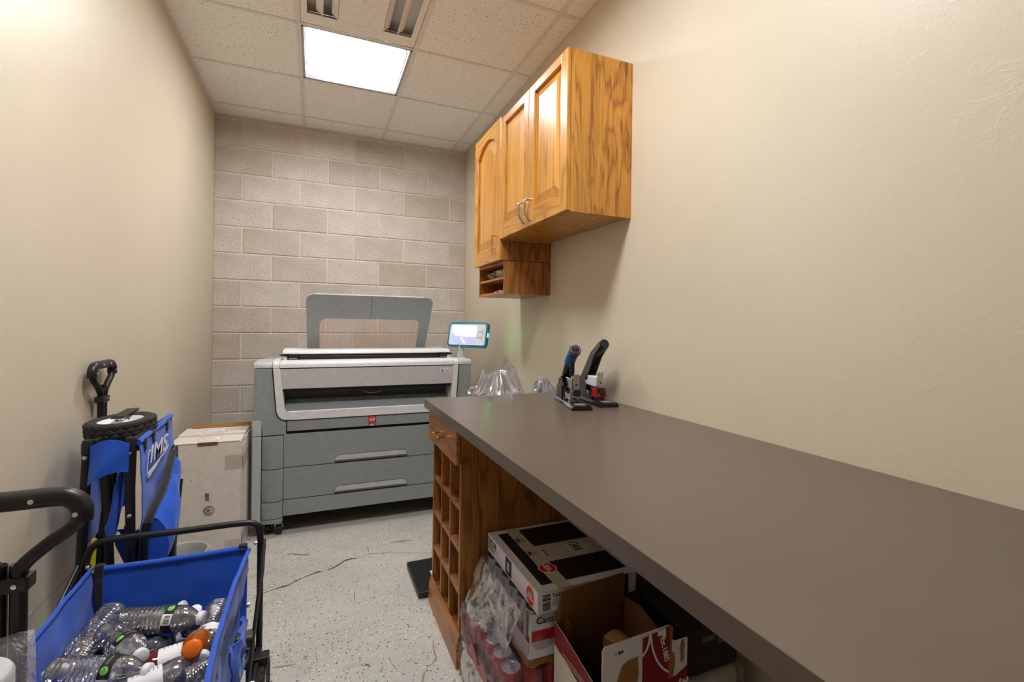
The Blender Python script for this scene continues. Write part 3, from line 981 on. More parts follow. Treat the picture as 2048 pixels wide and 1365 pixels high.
# ------------------------------------------------------------------ counter and rack cabinet
ct = thing('countertop', 'long dark brown laminate worktop along the right wall', 'counter', (0.85, 0.9, 0))
MB().box((0.4565, -0.75, 0.874), (1.2390, 2.118, 0.912), 0.0012, 1).build('worktop', 'laminate', ct)
MB().box((0.50, -0.74, 0.0), (1.2385, -0.71, 0.874)).build('end_panel', 'laminate', ct)
mb = MB()
for (x, y, a, ln) in ((0.835, 1.245, 20, 0.012), (0.862, 1.225, 12, 0.02), (0.80, 1.28, 60, 0.008), (0.785, 1.265, 10, 0.007)):
    d = Vector((math.cos(R(a)), math.sin(R(a)), 0)) * ln
    s = Vector((-d.y, d.x, 0)).normalized() * 0.0014
    c = Vector((x, y, 0.9123))
    mb.poly([c - d - s * .3, c + d - s, c + d + s, c - d + s * .3])
mb.build('scuff', 'ink_grey', ct)

rk = thing('rack_cabinet', 'oak drawer unit with a twelve-hole bottle lattice under the worktop', 'cabinet', (0.85, 1.87, 0))
RY0, RY1, RXF = 1.662, 2.095, 0.497
MB().box((RXF, RY0, 0.075), (1.20, RY0 + 0.018, 0.8735)).build('side_panel', 'oak_shaded', rk)
MB().box((RXF, RY1 - 0.018, 0.075), (1.20, RY1, 0.8735)).build('side_panel', 'oak_shaded', rk)
MB().box((1.19, RY0 + 0.018, 0.075), (1.20, RY1 - 0.018, 0.8735)).build('back_panel', 'oak_shaded', rk)
MB().box((RXF, RY0 + 0.018, 0.725), (1.19, RY1 - 0.018, 0.741)).build('drawer_rail', 'oak_shaded_horizontal', rk)
MB().box((RXF + 0.01, RY0 + 0.018, 0.085), (1.19, RY1 - 0.018, 0.100)).build('bottom_panel', 'oak_shaded_cross', rk)
inner_w = (RY1 - RY0 - 0.036)
dv = [RY0 + 0.018 + inner_w * k / 3 for k in range(4)]
for k in (1, 2):
    MB().box((RXF + 0.001, dv[k] - 0.008, 0.100), (1.19, dv[k] + 0.008, 0.725)).build('divider', 'oak_shaded', rk)
for k in range(3):
    a = dv[k] + (0.0 if k == 0 else 0.008)
    b = dv[k + 1] - (0.0 if k == 2 else 0.008)
    for z in (0.258, 0.412, 0.568):
        MB().box((RXF + 0.002, a, z - 0.008), (1.19, b, z + 0.008)).build('shelf', 'oak_shaded_cross', rk)
MB().prism([(RXF, 0.075), (RXF - 0.012, 0.075), (RXF - 0.012, 0.088), (RXF - 0.008, 0.10), (RXF - 0.006, 0.112), (RXF - 0.002, 0.120), (RXF, 0.120)], 'Y', RY0 - 0.012, RY1 + 0.004).build('base_moulding', 'oak_shaded_horizontal', rk)
MB().box((RXF - 0.014, RY0 - 0.014, 0.0), (1.20, RY1 + 0.006, 0.075), 0.003).build('plinth', 'oak_shaded_horizontal', rk)
df = MB().box((RXF - 0.019, RY0 + 0.004, 0.733), (RXF - 0.001, RY1 + 0.016, 0.862), 0.004).build('drawer_front', 'oak_shaded_horizontal', rk)


def pull(p0, p1, out, r_, mat, parent, rad=0.010):
    p0, p1, out = Vector(p0), Vector(p1), Vector(out)
    pts = [p0, p0 + out * 0.75, p0 + out + (p1 - p0) * 0.05, p1 + out + (p0 - p1) * 0.05, p1 + out * 0.75, p1]
    return MB().tube(smooth_path(pts, 4), r_, 8).build('handle', mat, parent, smooth=True)


pull((RXF - 0.018, 1.840, 0.798), (RXF - 0.018, 1.925, 0.798), (-0.028, 0, 0), 0.0042, 'brass', df)

# ------------------------------------------------------------------ wall cabinets
CX0, CX1 = 0.941, 1.2390


def cab_door(parent, y0, y1, z0, z1, arched=False, handle=None):
    st, x0, x1 = 0.058, 0.922, 0.9405
    oy0, oy1, oz0, oz1 = y0 + st, y1 - st, z0 + 0.082, z1 - (0.040 if not arched else 0.07)
    ym = (oy0 + oy1) / 2
    if arched:
        top = [(oy1 - (oy1 - oy0) * k / 12, oz1 - 0.06 + 0.075 * math.sin(math.pi * k / 12) ** 0.8) for k in range(13)]
    else:
        top = [(oy1, oz1), (oy0, oz1)]
    hole = [(oy0, oz0), (oy1, oz0)] + top
    d = MB().box((x0, y0, z0), (x1, oy0, z1), 0.003, 2).build('door', 'oak', parent)
    MB().box((x0, oy1, z0), (x1, y1, z1), 0.003, 2).build('stile', 'oak', d)
    MB().box((x0 + 0.0004, oy0 - 0.001, z0), (x1, oy1 + 0.001, oz0), 0.002, 1).build('rail', 'oak_horizontal', d)
    if arched:
        MB().prism([(oy0 - 0.001, z1), (oy1 + 0.001, z1)] + [(oy1 + 0.001, top[0][1])] + top + [(oy0 - 0.001, top[-1][1])], 'X', x0 + 0.0004, x1).build('rail', 'oak_horizontal', d)
    else:
        MB().box((x0 + 0.0004, oy0 - 0.001, oz1), (x1, oy1 + 0.001, z1), 0.002, 1).build('rail', 'oak_horizontal', d)
    # raised panel: recessed field edge rising to the middle
    def ins(p, k):
        return (p[0] + (ym - p[0]) * k, p[1] + ((oz0 + oz1) / 2 - p[1]) * k * (oy1 - oy0) / (oz1 - oz0))
    mb = MB()
    A = [mb.bm.verts.new((x0 + 0.0155, p[0], p[1])) for p in hole]
    B = [mb.bm.verts.new((x0 + 0.0155, *ins(p, 0.06))) for p in hole]
    C = [mb.bm.verts.new((x0 + 0.004, *ins(p, 0.34))) for p in hole]
    n = len(hole)
    for P_, Q_ in ((A, B), (B, C)):
        for i in range(n):
            mb.bm.faces.new((P_[i], P_[(i + 1) % n], Q_[(i + 1) % n], Q_[i]))
    mb.bm.faces.new(C)
    D = [mb.bm.verts.new((x1 - 0.001, p[0], p[1])) for p in hole]
    for i in range(n):
        mb.bm.faces.new((A[i], D[i], D[(i + 1) % n], A[(i + 1) % n]))
    mb.bm.faces.new(list(reversed(D)))
    mb.build('panel', 'oak_panel', d)
    if handle:
        handle(d)
    return d


cb = thing('wall_cabinet', 'two-door oak wall cabinet with flat-topped raised panels and steel pulls', 'cabinet', (1.09, 2.04, 1.711))
MB().box((CX0 + 0.018, 1.6745, 1.7115), (CX1, 1.690, 2.372)).build('side_panel', 'oak_side', cb)
MB().box((CX0 + 0.018, 2.394, 1.7115), (CX1, 2.410, 2.372)).build('side_panel', 'oak_side', cb)
MB().box((CX0 + 0.018, 1.690, 1.718), (CX1, 2.394, 1.732)).build('bottom_panel', 'oak_horizontal', cb)
MB().box((CX0 + 0.018, 1.690, 2.356), (CX1, 2.394, 2.372)).build('top_panel', 'oak_horizontal', cb)
MB().box((CX1 - 0.008, 1.690, 1.732), (CX1, 2.394, 2.356)).build('back_panel', 'oak_side', cb)
MB().box((CX0, 1.6745, 1.7115), (CX0 + 0.0178, 1.715, 2.372)).box((CX0, 2.370, 1.7115), (CX0 + 0.0178, 2.410, 2.372)).box((CX0, 1.715, 1.7115), (CX0 + 0.0178, 2.370, 1.750)).box((CX0, 1.715, 2.332), (CX0 + 0.0178, 2.370, 2.372)).build('face_frame', 'oak', cb)
SH = lambda y, za, zb: (lambda d: steel_pull(d, y, za, zb))


def steel_pull(d, y, za, zb):
    pts = [(0.9225, y, zb), (0.905, y, zb - 0.002), (0.892, y, zb - 0.008), (0.889, y, zb - 0.022), (0.889, y, za + 0.045), (0.896, y, za + 0.026), (0.908, y, za + 0.012), (0.912, y, za + 0.004), (0.9225, y, za - 0.002)]
    h = MB().tube(smooth_path(pts, 4), 0.0060, 8).build('handle', 'steel', d, smooth=True)
    return h


cab_door(cb, 1.672, 2.043, 1.7145, 2.370, False, SH(2.012, 1.738, 1.838))
cab_door(cb, 2.047, 2.412, 1.7145, 2.370, False, SH(2.080, 1.738, 1.838))

cf = thing('wall_cabinet', 'taller single-door oak wall cabinet with an arched panel and brass pull', 'cabinet', (1.09, 2.64, 1.607))
MB().box((CX0 + 0.0, 2.4165, 1.6065), (CX1, 2.432, 2.385)).build('side_panel', 'oak_shaded', cf)
MB().box((CX0 + 0.0, 2.836, 1.6065), (CX1, 2.852, 2.385)).build('side_panel', 'oak_shaded', cf)
MB().box((CX0 + 0.0, 2.432, 1.6065), (CX1, 2.836, 1.622)).build('bottom_panel', 'oak_horizontal', cf)
MB().box((CX0 + 0.0, 2.432, 2.369), (CX1, 2.836, 2.385)).build('top_panel', 'oak_horizontal', cf)
MB().box((CX1 - 0.008, 2.432, 1.622), (CX1, 2.836, 2.369)).build('back_panel', 'oak_side', cf)
cab_door(cf, 2.4165, 2.860, 1.604, 2.388, True, lambda d: pull((0.921, 2.462, 1.648), (0.921, 2.462, 1.740), (-0.026, 0, 0), 0.0040, 'brass', d))

cu_ = thing('cubby_shelf', 'small open oak cubby with one shelf hanging below the arched cabinet', 'shelf', (1.09, 2.63, 1.42))
QX = 0.955
MB().box((QX, 2.4205, 1.4205), (CX1, 2.434, 1.6045), 0.001).build('side_panel', 'oak_shaded', cu_)
MB().box((QX, 2.838, 1.4205), (CX1, 2.851, 1.6045), 0.001).build('side_panel', 'oak_shaded', cu_)
MB().box((QX, 2.434, 1.4205), (CX1, 2.838, 1.436), 0.001).build('bottom_panel', 'oak_shaded_horizontal', cu_)
MB().box((QX, 2.434, 1.590), (CX1, 2.838, 1.6045), 0.001).build('top_panel', 'oak_shaded_horizontal', cu_)
MB().box((QX + 0.004, 2.434, 1.504), (CX1, 2.838, 1.517), 0.001).build('shelf', 'oak_shaded_horizontal', cu_)
MB().box((CX1 - 0.008, 2.434, 1.436), (CX1, 2.838, 1.590)).build('back_panel', 'oak_shaded', cu_)


# ------------------------------------------------------------------ crumpled film helper
def crumple(center, radii, amp, seed, sub=4, freq=3.0, floor_z=None, cell=0.0):
    mb = MB()
    bmesh.ops.create_icosphere(mb.bm, subdivisions=sub, radius=1.0)
    c = Vector(center)
    for v in mb.bm.verts:
        d = v.co.normalized()
        q = d * freq + Vector((seed * 3.1, seed * 1.7, seed * 2.3))
        k = 1.0 + amp * (abs(mnoise.noise(q)) * 2 - 0.7) + amp * 0.6 * (abs(mnoise.noise(q * 2.7)) * 2 - 0.6) + amp * 0.3 * mnoise.noise(q * 6.1)
        p = Vector((d.x * radii[0], d.y * radii[1], d.z * radii[2])) * k
        v.co = c + p
        if floor_z is not None and v.co.z < floor_z:
            v.co.z = floor_z
    return mb


# contents of the cubby
b1 = thing('folded_cloth_bag', 'crumpled clear bag with a pale cloth on the upper cubby shelf', 'bag', (1.06, 2.64, 1.517))
crumple((1.045, 2.70, 1.5475), (0.075, 0.10, 0.030), 0.22, 2.0, 4, 3.2, 1.5172).build('film', 'film', b1)
crumple((1.05, 2.56, 1.550), (0.085, 0.105, 0.032), 0.16, 5.0, 4, 2.2, 1.5172).build('cloth', 'cloth_grey', b1, smooth=True)
b2 = MB().grid(lambda u, v: (0.985 + 0.12 * u, 2.46 + 0.2 * v, 1.4375 + 0.012 * abs(math.sin(v * 7 + u * 2)) + 0.004 * u), 10, 14, 0.0012).build('paper_sheet', 'white_paper', None, smooth=True)
tag(b2, 'loose pale paper lying in the lower cubby compartment', 'paper')


# ------------------------------------------------------------------ staplers
def stapler(loc, rz, label, kind):
    t = thing('heavy_duty_stapler', label, 'stapler', loc, (0, 0, rz), 'heavy duty staplers on the worktop')
    L = 0.285

    def part(mb, name, mat, parent=None, smooth=False):
        return mb.build(name, mat, parent or t, smooth=smooth, world=False)
    bs = part(MB().prism([(-0.043, 0), (0.043, 0), (0.043, 0.008), (0.036, 0.018), (-0.036, 0.018), (-0.043, 0.008)], 'Y', 0, L, 0.002), 'base', 'black_gloss')
    part(MB().box((-0.020, 0.020, 0.0182), (0.026, 0.060, 0.0188)), 'base_label', 'ink_grey', bs)
    # side frame: two cheeks that carry the hinge
    pl = [(0.13, 0.018), (L - 0.004, 0.018), (L - 0.004, 0.055), (L - 0.02, 0.10), (0.225, 0.115), (0.19, 0.085), (0.175, 0.03), (0.13, 0.03)]
    gm = 'stapler_grey' if kind == 'plain' else 'black_gloss'
    for xa, xb in ((-0.030, -0.024), (0.024, 0.030)):
        part(MB().prism(pl, 'X', xa, xb, 0.001), 'cheek', gm)
    if kind == 'taped':
        for k in range(3):
            part(MB().box((-0.036 - 0.002 * k, 0.20 + 0.02 * k, 0.018 + 0.0), (-0.0305, 0.275, 0.075 - 0.02 * k), 0.003), 'rear_step', 'stapler_grey')
        part(MB().box((-0.045, 0.16, 0.004), (-0.0435, 0.165, 0.02)).box((-0.045, 0.16, 0.0185), (0.045, 0.165, 0.020)), 'strap', 'black_plastic')
    part(MB().box((-0.016, 0.075, 0.045), (0.016, 0.262, 0.072), 0.003), 'magazine', 'black_gloss')
    part(MB().box((-0.018, 0.104, 0.072), (0.018, 0.19, 0.115), 0.003), 'magazine_cover', 'chrome' if kind == 'taped' else 'white_plastic')
    pg = part(MB().prism([(-0.012, 0.060), (0.012, 0.060), (0.012, 0.137), (0.006, 0.137), (0.006, 0.132), (-0.006, 0.132), (-0.006, 0.137), (-0.012, 0.137)], 'Y', 0.088, 0.096, 0.001), 'plunger', 'steel')
    part(MB().lathe([(0, -0.001), (0.004, -0.001), (0.004, 0.001)], (0, 0.0872, 0.092), (0, 1, 0), 10), 'plunger_screw', 'ink_black', pg)
    if kind == 'plain':
        part(MB().box((-0.026, 0.085, 0.035), (-0.014, 0.120, 0.066), 0.001).box((0.014, 0.085, 0.035), (0.026, 0.120, 0.066), 0.001).box((-0.026, 0.085, 0.030), (0.026, 0.120, 0.036), 0.001), 'guide_block', 'stapler_red')
        part(MB().box((-0.020, 0.09, 0.018), (0.020, 0.13, 0.030)), 'anvil_block', 'black_gloss')
    else:
        part(MB().lathe([(0.022, 0.018), (0.022, 0.028), (0.018, 0.034), (0, 0.034)], (0, 0.095, 0), (0, 0, 1), 16), 'anvil_block', 'black_gloss', smooth=True)
        part(MB().tube(smooth_path([(-0.030, 0.082, 0.02), (-0.030, 0.082, 0.05), (-0.026, 0.084, 0.056), (-0.016, 0.09, 0.056)], 4), 0.0022, 6), 'spring_wire', 'chrome', smooth=True)
    hx = (-1, 0, 0)
    if kind == 'plain':
        # straight sheet-metal lever
        prof = [(0.258, 0.055), (0.272, 0.088), (0.150, 0.220), (0.070, 0.268), (0.058, 0.250), (0.120, 0.205), (0.160, 0.150), (0.200, 0.095)]
        for xa, xb in ((-0.022, -0.018), (0.018, 0.022)):
            part(MB().prism(prof, 'X', xa, xb, 0.001), 'lever_cheek', 'stapler_grey')
        part(MB().prism([(0.272, 0.088), (0.151, 0.221), (0.071, 0.269), (0.069, 0.264), (0.148, 0.216), (0.268, 0.085)], 'X', -0.018, 0.018), 'lever_top', 'stapler_grey')
        gr = part(MB().tube([(0, 0.140, 0.212), (0, 0.115, 0.229), (0, 0.070, 0.254), (0, 0.052, 0.263)], [0.0185, 0.0205, 0.0215, 0.020], 12), 'lever_grip', 'black_plastic', smooth=True)
        for k in range(3):
            part(MB().lathe([(0, 0.001), (0.003, 0.0005), (0.003, -0.001)], (-0.0215, 0.085 + 0.022 * k, 0.246 - 0.013 * k), (-1, 0, 0), 8), 'rivet', 'chrome', gr)
    else:
        pts = smooth_path([(0, 0.262, 0.070), (0, 0.246, 0.112), (0, 0.214, 0.158), (0, 0.164, 0.203), (0, 0.108, 0.236)], 5)
        n = len(pts)
        part(MB().tube(pts, [0.026 - 0.006 * k / n for k in range(n)], 12, flat=((1, 0, 0), 0.85)), 'lever', 'black_gloss', smooth=True)
        gp = pts[int(n * 0.58):int(n * 0.90)]
        gr = part(MB().tube(gp, 0.0235, 14), 'lever_grip', 'stapler_blue', smooth=True)
        tip = pts[-3:]
        part(MB().tube(tip, [0.0232, 0.0235, 0.021], 14), 'lever_tip', 'ink_grey', smooth=True)
        mb = MB()
        random.seed(4)
        for k in range(9):
            c = tip[0] + (tip[2] - tip[0]) * random.random()
            ring = [(c + Vector((math.cos(a) * 0.0242, math.sin(a) * 0.0242 * 0.55 + random.uniform(-.003, .003), math.sin(a) * 0.0242 * 0.8 + random.uniform(-.003, .003)))) for a in [j * math.pi / 5 for j in range(10)]]
            mb.tube(ring, 0.0013, 5, closed=True)
        part(mb, 'grip_wire', 'stapler_grey', gr)
        for z_, y_ in ((0.150, 0.178), (0.168, 0.166)):
            part(MB().lathe([(0, 0.002), (0.003, 0.001), (0.003, -0.002)], (0.004, y_, z_), (0, -0.8, -0.6), 8), 'rivet', 'chrome')
        part(MB().prism([(-0.010, 0.120), (0.010, 0.120), (0.010, 0.19), (-0.010, 0.19)], 'Y', 0.150, 0.160, 0.002), 'lever_plate', 'black_gloss')
    return t


stapler((0.980, 1.622, 0.9122), R(-14), 'black stapler with a blue taped grip at the far end of the worktop', 'taped')
stapler((1.128, 1.652, 0.9122), R(-8), 'grey-levered stapler with a red guide block close to the wall', 'plain')

# ------------------------------------------------------------------ tall white carton in the corner
bx = thing('cardboard_carton', 'tall white cardboard carton between the folded wagon and the printer', 'box', (-0.51, 3.05, 0))
X0, X1, Y0, Y1, ZT = -0.672, -0.355, 2.855, 3.25, 0.618
MB().box((X0, Y0, 0.001), (X1, Y1, ZT), 0.004, 2).build('carton_body', 'white_card', bx)
MB().box((X0 - 0.002, Y0 - 0.003, ZT), (X1 - 0.004, Y0 + 0.165, ZT + 0.004), 0.001).build('top_flap', 'white_card', bx)
MB().prism([(Y0 + 0.15, ZT + 0.004), (Y0 + 0.15, ZT + 0.014), (Y1 - 0.04, ZT + 0.012), (Y1 - 0.04, ZT + 0.004)], 'X', X0 + 0.004, X1 + 0.001).build('top_flap', 'white_card', bx)
MB().prism([(Y1 - 0.06, ZT + 0.001), (Y1 - 0.06, ZT + 0.0165), (Y1 + 0.004, ZT + 0.024), (Y1 + 0.004, ZT + 0.019), (Y1 - 0.05, ZT + 0.001)], 'X', X0 + 0.03, X1 + 0.004).build('top_flap', 'kraft', bx)
MB().box((X1 + 0.0005, Y0 + 0.01, 0.02), (X1 + 0.004, Y0 + 0.13, ZT - 0.03), 0.001).build('side_flap', 'white_card', bx)
MB().box((X1 + 0.0005, Y0 + 0.135, 0.02), (X1 + 0.007, Y1 - 0.01, ZT - 0.005), 0.001).build('side_flap', 'white_card', bx)
MB().prism(rrect(0.092, 0.018, 0.009), 'Y', Y0 - 0.0036, Y0 - 0.0025).xform(Matrix.Translation((-0.505, 0, ZT - 0.004))).build('hand_hole', 'kraft_dark', bx)


def frame_strip(x0, y0, x1, y1, z, w=0.0022):
    return MB().box((x0, y0, z), (x1, y0 + w, z + 0.0006)).box((x0, y1 - w, z), (x1, y1, z + 0.0006)).box((x0, y0, z), (x0 + w, y1, z + 0.0006)).box((x1 - w, y0, z), (x1, y1, z + 0.0006))


for y0, y1, z in ((Y0 + 0.03, Y0 + 0.115, ZT + 0.0042), (Y0 + 0.185, Y0 + 0.275, ZT + 0.0142)):
    lb = MB().box((-0.56, y0, z), (-0.455, y1, z + 0.0004)).build('shipping_label', 'ink_white', bx)
    frame_strip(-0.558, y0 + 0.002, -0.457, y1 - 0.002, z + 0.0004).build('label_border', 'ink_red', lb)
    MB().box((-0.545, y0 + 0.03, z + 0.0004), (-0.47, y0 + 0.033, z + 0.0008)).box((-0.545, y0 + 0.045, z + 0.0004), (-0.48, y0 + 0.048, z + 0.0008)).build('label_print', 'ink_grey', lb)
for x0, x1, z0, z1 in ((X1 - 0.072, X1 + 0.001, ZT - 0.145, ZT - 0.072), (X1 - 0.07, X1 + 0.001, 0.03, 0.10)):
    MB().box((x0, Y0 - 0.0012, z0), (x1, Y0 - 0.0004, z1)).build('tape', 'tape_tan', bx)
for z0, z1 in ((ZT - 0.15, ZT - 0.08), (0.05, 0.12)):
    MB().box((X1 + 0.0072, Y0 + 0.02, z0), (X1 + 0.0080, Y0 + 0.26, z1)).build('tape', 'tape_tan', bx)
text('print_number', '24500', 0.026, 'ink_black', bx, (-0.497, Y0 - 0.0012, 0.318), (0, 0, 1), (-1, 0, 0), bold=0.0003, squash=0.62)
st = (-0.497, 0.268)
mb = MB()
for rr_, tk in ((0.0235, 0.0011), (0.0165, 0.0007)):
    mb.tube([(st[0] + rr_ * math.cos(R(a)), Y0 - 0.0008, st[1] + rr_ * math.sin(R(a))) for a in range(0, 360, 15)], tk, 5, closed=True)
for k in range(24):
    a = R(15 * k)
    p = Vector((math.cos(a), 0, math.sin(a)))
    if 70 < 15 * k < 300:
        mb.tube([Vector((st[0], Y0 - 0.0008, st[1])) + p * 0.0180, Vector((st[0], Y0 - 0.0008, st[1])) + p * 0.0222], 0.0009, 4)
for k in range(4):
    mb.box((st[0] - 0.011, Y0 - 0.0014, st[1] - 0.009 + k * 0.005), (st[0] + 0.008 - 0.003 * (k % 2), Y0 - 0.0006, st[1] - 0.007 + k * 0.005))
mb.build('print_stamp', 'ink_black', bx)
mb = MB()
for x, z in ((-0.575, 0.43), (-0.545, 0.40)):
    mb.lathe([(0, 0.0008), (0.0025, 0.0004)], (x, Y0, z), (0, -1, 0), 8)
mb.build('speck', 'ink_black', bx)

# ------------------------------------------------------------------ grey pail behind the wagons
pl_ = thing('pail', 'small pale grey plastic pail in front of the tall white carton', 'pail', (-0.545, 2.56, 0))
MB().lathe([(0.078, 0.0), (0.082, 0.004), (0.096, 0.185), (0.102, 0.187), (0.104, 0.196), (0.100, 0.200), (0.094, 0.197), (0.088, 0.182), (0.078, 0.012), (0, 0.010)], (-0.545, 2.56, 0.0005), seg=28).build('pail_body', 'grey_bin', pl_, smooth=True)
MB().tube([(-0.545 + 0.107 * math.cos(R(a)), 2.56 + 0.02 * math.sin(R(a)), 0.175 + 0.05 * math.sin(R(a)) * 0.0 - 0.06 * math.sin(R(a))) for a in range(0, 181, 15)], 0.0022, 6).build('pail_handle', 'steel', pl_, smooth=True)

# ------------------------------------------------------------------ platform scale on the floor
fs = thing('floor_scale', 'flat black platform scale on the floor beside the oak rack', 'scale', (0.62, 2.29, 0))
fz = Matrix.Translation((0.655, 2.285, 0)) @ Matrix.Rotation(R(0), 4, 'Z')
MB().box((-0.21, -0.155, 0.008), (0.20, 0.150, 0.030), 0.005).xform(fz).build('platform', 'black_plastic', fs)
for x in (-0.17, 0.16):
    for y in (-0.12, 0.115):
        MB().lathe([(0, 0), (0.016, 0), (0.016, 0.009), (0, 0.009)], (0.655 + x, 2.285 + y, 0.0003), seg=12).build('foot', 'rubber', fs)
lb = MB().box((-0.120, -0.050, 0.0302), (-0.02, 0.02, 0.0308)).xform(fz).build('scale_label', 'ink_white', fs)
text('label_print', '30,06', 0.018, 'ink_black', lb, (0.655 - 0.100, 2.285 + 0.010, 0.0310), (0, -1, 0), (1, 0, 0), bold=0.0004)

# ------------------------------------------------------------------ plastic bags behind the end of the worktop
bg = thing('plastic_bag', 'large crumpled clear plastic bag standing between printer and worktop end', 'bag', (0.96, 2.42, 0))
def standing_bag(c, rx, ry, zt, seed, peaks):
    mb = MB()
    nu, nv = 72, 56
    vs = []
    for i in range(nu):
        row = []
        a = 2 * math.pi * i / nu
        for j in range(nv):
            v = j / (nv - 1)
            z = zt * v
            prof = 1.0 if v < 0.90 else max(0.0, 1 - ((v - 0.90) / 0.10) ** 2.2)
            dirv = Vector((math.cos(a), math.sin(a), 0))
            q = Vector((math.cos(a) * 2.2 + seed, math.sin(a) * 2.2, z * 6))
            k = 1 + 0.22 * (abs(mnoise.noise(q)) * 2 - .6) + 0.20 * (abs(mnoise.noise(q * 2.6)) * 2 - .6) + 0.08 * mnoise.noise(q * 6)
            p = Vector((c[0] + dirv.x * rx * prof * k, c[1] + dirv.y * ry * prof * k, z))
            if v > 0.55:
                h = 0
                for (px_, py_, s, ph) in peaks:
                    h += ph * math.exp(-((p.x - px_) ** 2 + (p.y - py_) ** 2) / (s * s))
                qq = Vector((p.x * 16 + seed, p.y * 16, seed))
                h += 0.050 * (abs(mnoise.noise(qq)) * 2 - .5) + 0.040 * (abs(mnoise.noise(qq * 2.4)) * 2 - .5) + 0.02 * mnoise.noise(qq * 5)
                p.z += h * (v - 0.55) / 0.45
            row.append(mb.bm.verts.new(p))
        vs.append(row)
    for i in range(nu):
        A, B = vs[i], vs[(i + 1) % nu]
        for j in range(nv - 1):
            try:
                mb.bm.faces.new((A[j], B[j], B[j + 1], A[j + 1]))
            except ValueError:
                pass
    bmesh.ops.remove_doubles(mb.bm, verts=mb.bm.verts, dist=0.0008)
    return mb


standing_bag((0.900, 2.36), 0.150, 0.160, 0.955, 1.3, [(0.80, 2.32, 0.05, 0.06), (0.89, 2.32, 0.04, 0.05), (0.99, 2.36, 0.045, 0.09)]).build('film', 'film', bg)
bg2 = thing('plastic_bag', 'smaller crumpled clear bag lying lower against the right wall', 'bag', (1.14, 2.34, 0))
standing_bag((1.150, 2.33), 0.055, 0.12, 0.945, 4.6, [(1.12, 2.27, 0.04, 0.05), (1.19, 2.27, 0.03, 0.06)]).build('film', 'film', bg2)

# ------------------------------------------------------------------ bottle wagon in the foreground
WG = thing('utility_wagon', 'open blue folding wagon filled with empty bottles', 'wagon', (-0.375, 1.30, 0))
WXL, WXR, WY0, WY1, WZ = -0.578, -0.178, 0.985, 1.685, 0.548


def wob(u, v, s, a):
    return a * (mnoise.noise(Vector((u * 5 + s, v * 5, s))) + 0.5 * mnoise.noise(Vector((u * 12 + s, v * 11, s + 4))))


def far_panel(u, v):
    # u across, v down
    x = WXL + 0.012 + (WXR - WXL - 0.02) * u
    z = WZ - 0.004 - 0.335 * v - 0.010 * (1 - v) * math.sin(math.pi * u) * 0.3
    return (x, WY1 - 0.004 - 0.03 * v + 0.5 * wob(u, v, 3.1, 0.010) * math.sin(math.pi * v), z)


def left_panel(u, v):
    y = WY1 - 0.006 - (WY1 - WY0 - 0.01) * u
    return (WXL + 0.004 + 0.035 * v + wob(u, v, 7.7, 0.014) * math.sin(math.pi * min(1, v + .1)), y, WZ - 0.002 - 0.014 * math.sin(math.pi * u) * (1 - v) - 0.335 * v)


def right_panel(u, v):
    y = WY1 - 0.006 - (WY1 - WY0 - 0.01) * u
    sag = math.sin(math.pi * u)
    return (WXR - 0.006 - 0.016 * sag * (1 - v) - 0.030 * v + wob(u, v, 11.3, 0.016) * math.sin(math.pi * min(1, v + .06)), y, WZ - 0.012 - 0.012 * sag * (1 - v) - 0.325 * v)


MB().grid(far_panel, 28, 18, 0.003).build('fabric_panel', 'blue_fabric', WG, smooth=True)
MB().grid(left_panel, 40, 18, 0.003).build('fabric_panel', 'blue_fabric', WG, smooth=True)
MB().grid(right_panel, 44, 20, 0.003).build('fabric_panel', 'blue_fabric', WG, smooth=True)
MB().grid(lambda u, v: (WXL + 0.01 + (WXR - WXL - 0.02) * u, WY0 + 0.005, WZ - 0.10 - 0.24 * v), 10, 8, 0.003).build('fabric_panel', 'blue_fabric', WG, smooth=True)
MB().grid(lambda u, v: (WXL + 0.03 + (WXR - WXL - 0.04) * u, WY0 + (WY1 - WY0 - 0.03) * v, 0.212 + 0.004 * math.sin(u * 9) * math.sin(v * 7)), 12, 16, 0.003).build('fabric_floor', 'blue_fabric', WG, smooth=True)
# hemmed rims
MB().tube([(WXL + 0.015 + (WXR - WXL - 0.03) * k / 12, WY1 - 0.004, WZ - 0.006 - 0.003 * math.sin(math.pi * k / 12)) for k in range(13)], 0.0085, 10).build('hem', 'blue_fabric', WG, smooth=True)
MB().tube([left_panel(k / 20, 0.0) for k in range(21)], 0.0055, 8).build('hem', 'blue_fabric', WG, smooth=True)
MB().tube([right_panel(k / 20, 0.0) for k in range(21)], 0.0060, 8).build('hem', 'blue_fabric', WG, smooth=True)
# stitched seam band on the far panel and the corner webbing
MB().grid(lambda u, v: (far_panel(u, 0.11 + 0.016 * v)[0], far_panel(u, 0.11)[1] - 0.0022, far_panel(u, 0.11 + 0.016 * v)[2]), 24, 2, 0.0008).build('seam', 'blue_fabric', WG)
MB().grid(lambda u, v: (WXL + 0.013 + 0.018 * u + 0.012 * v, far_panel(0.05, v * 0.9)[1] - 0.004 - 0.004 * v, WZ + 0.006 - 0.30 * v), 3, 14, 0.002).build('webbing', 'black_webbing', WG)
MB().box((WXL + 0.012, WY1 - 0.014, WZ - 0.03), (WXL + 0.034, WY1 + 0.006, WZ + 0.008), 0.003).build('webbing_loop', 'black_webbing', WG)
MB().box((WXR - 0.034, WY1 - 0.012, WZ - 0.016), (WXR - 0.010, WY1 + 0.006, WZ + 0.006), 0.003).build('webbing_loop', 'black_webbing', WG)
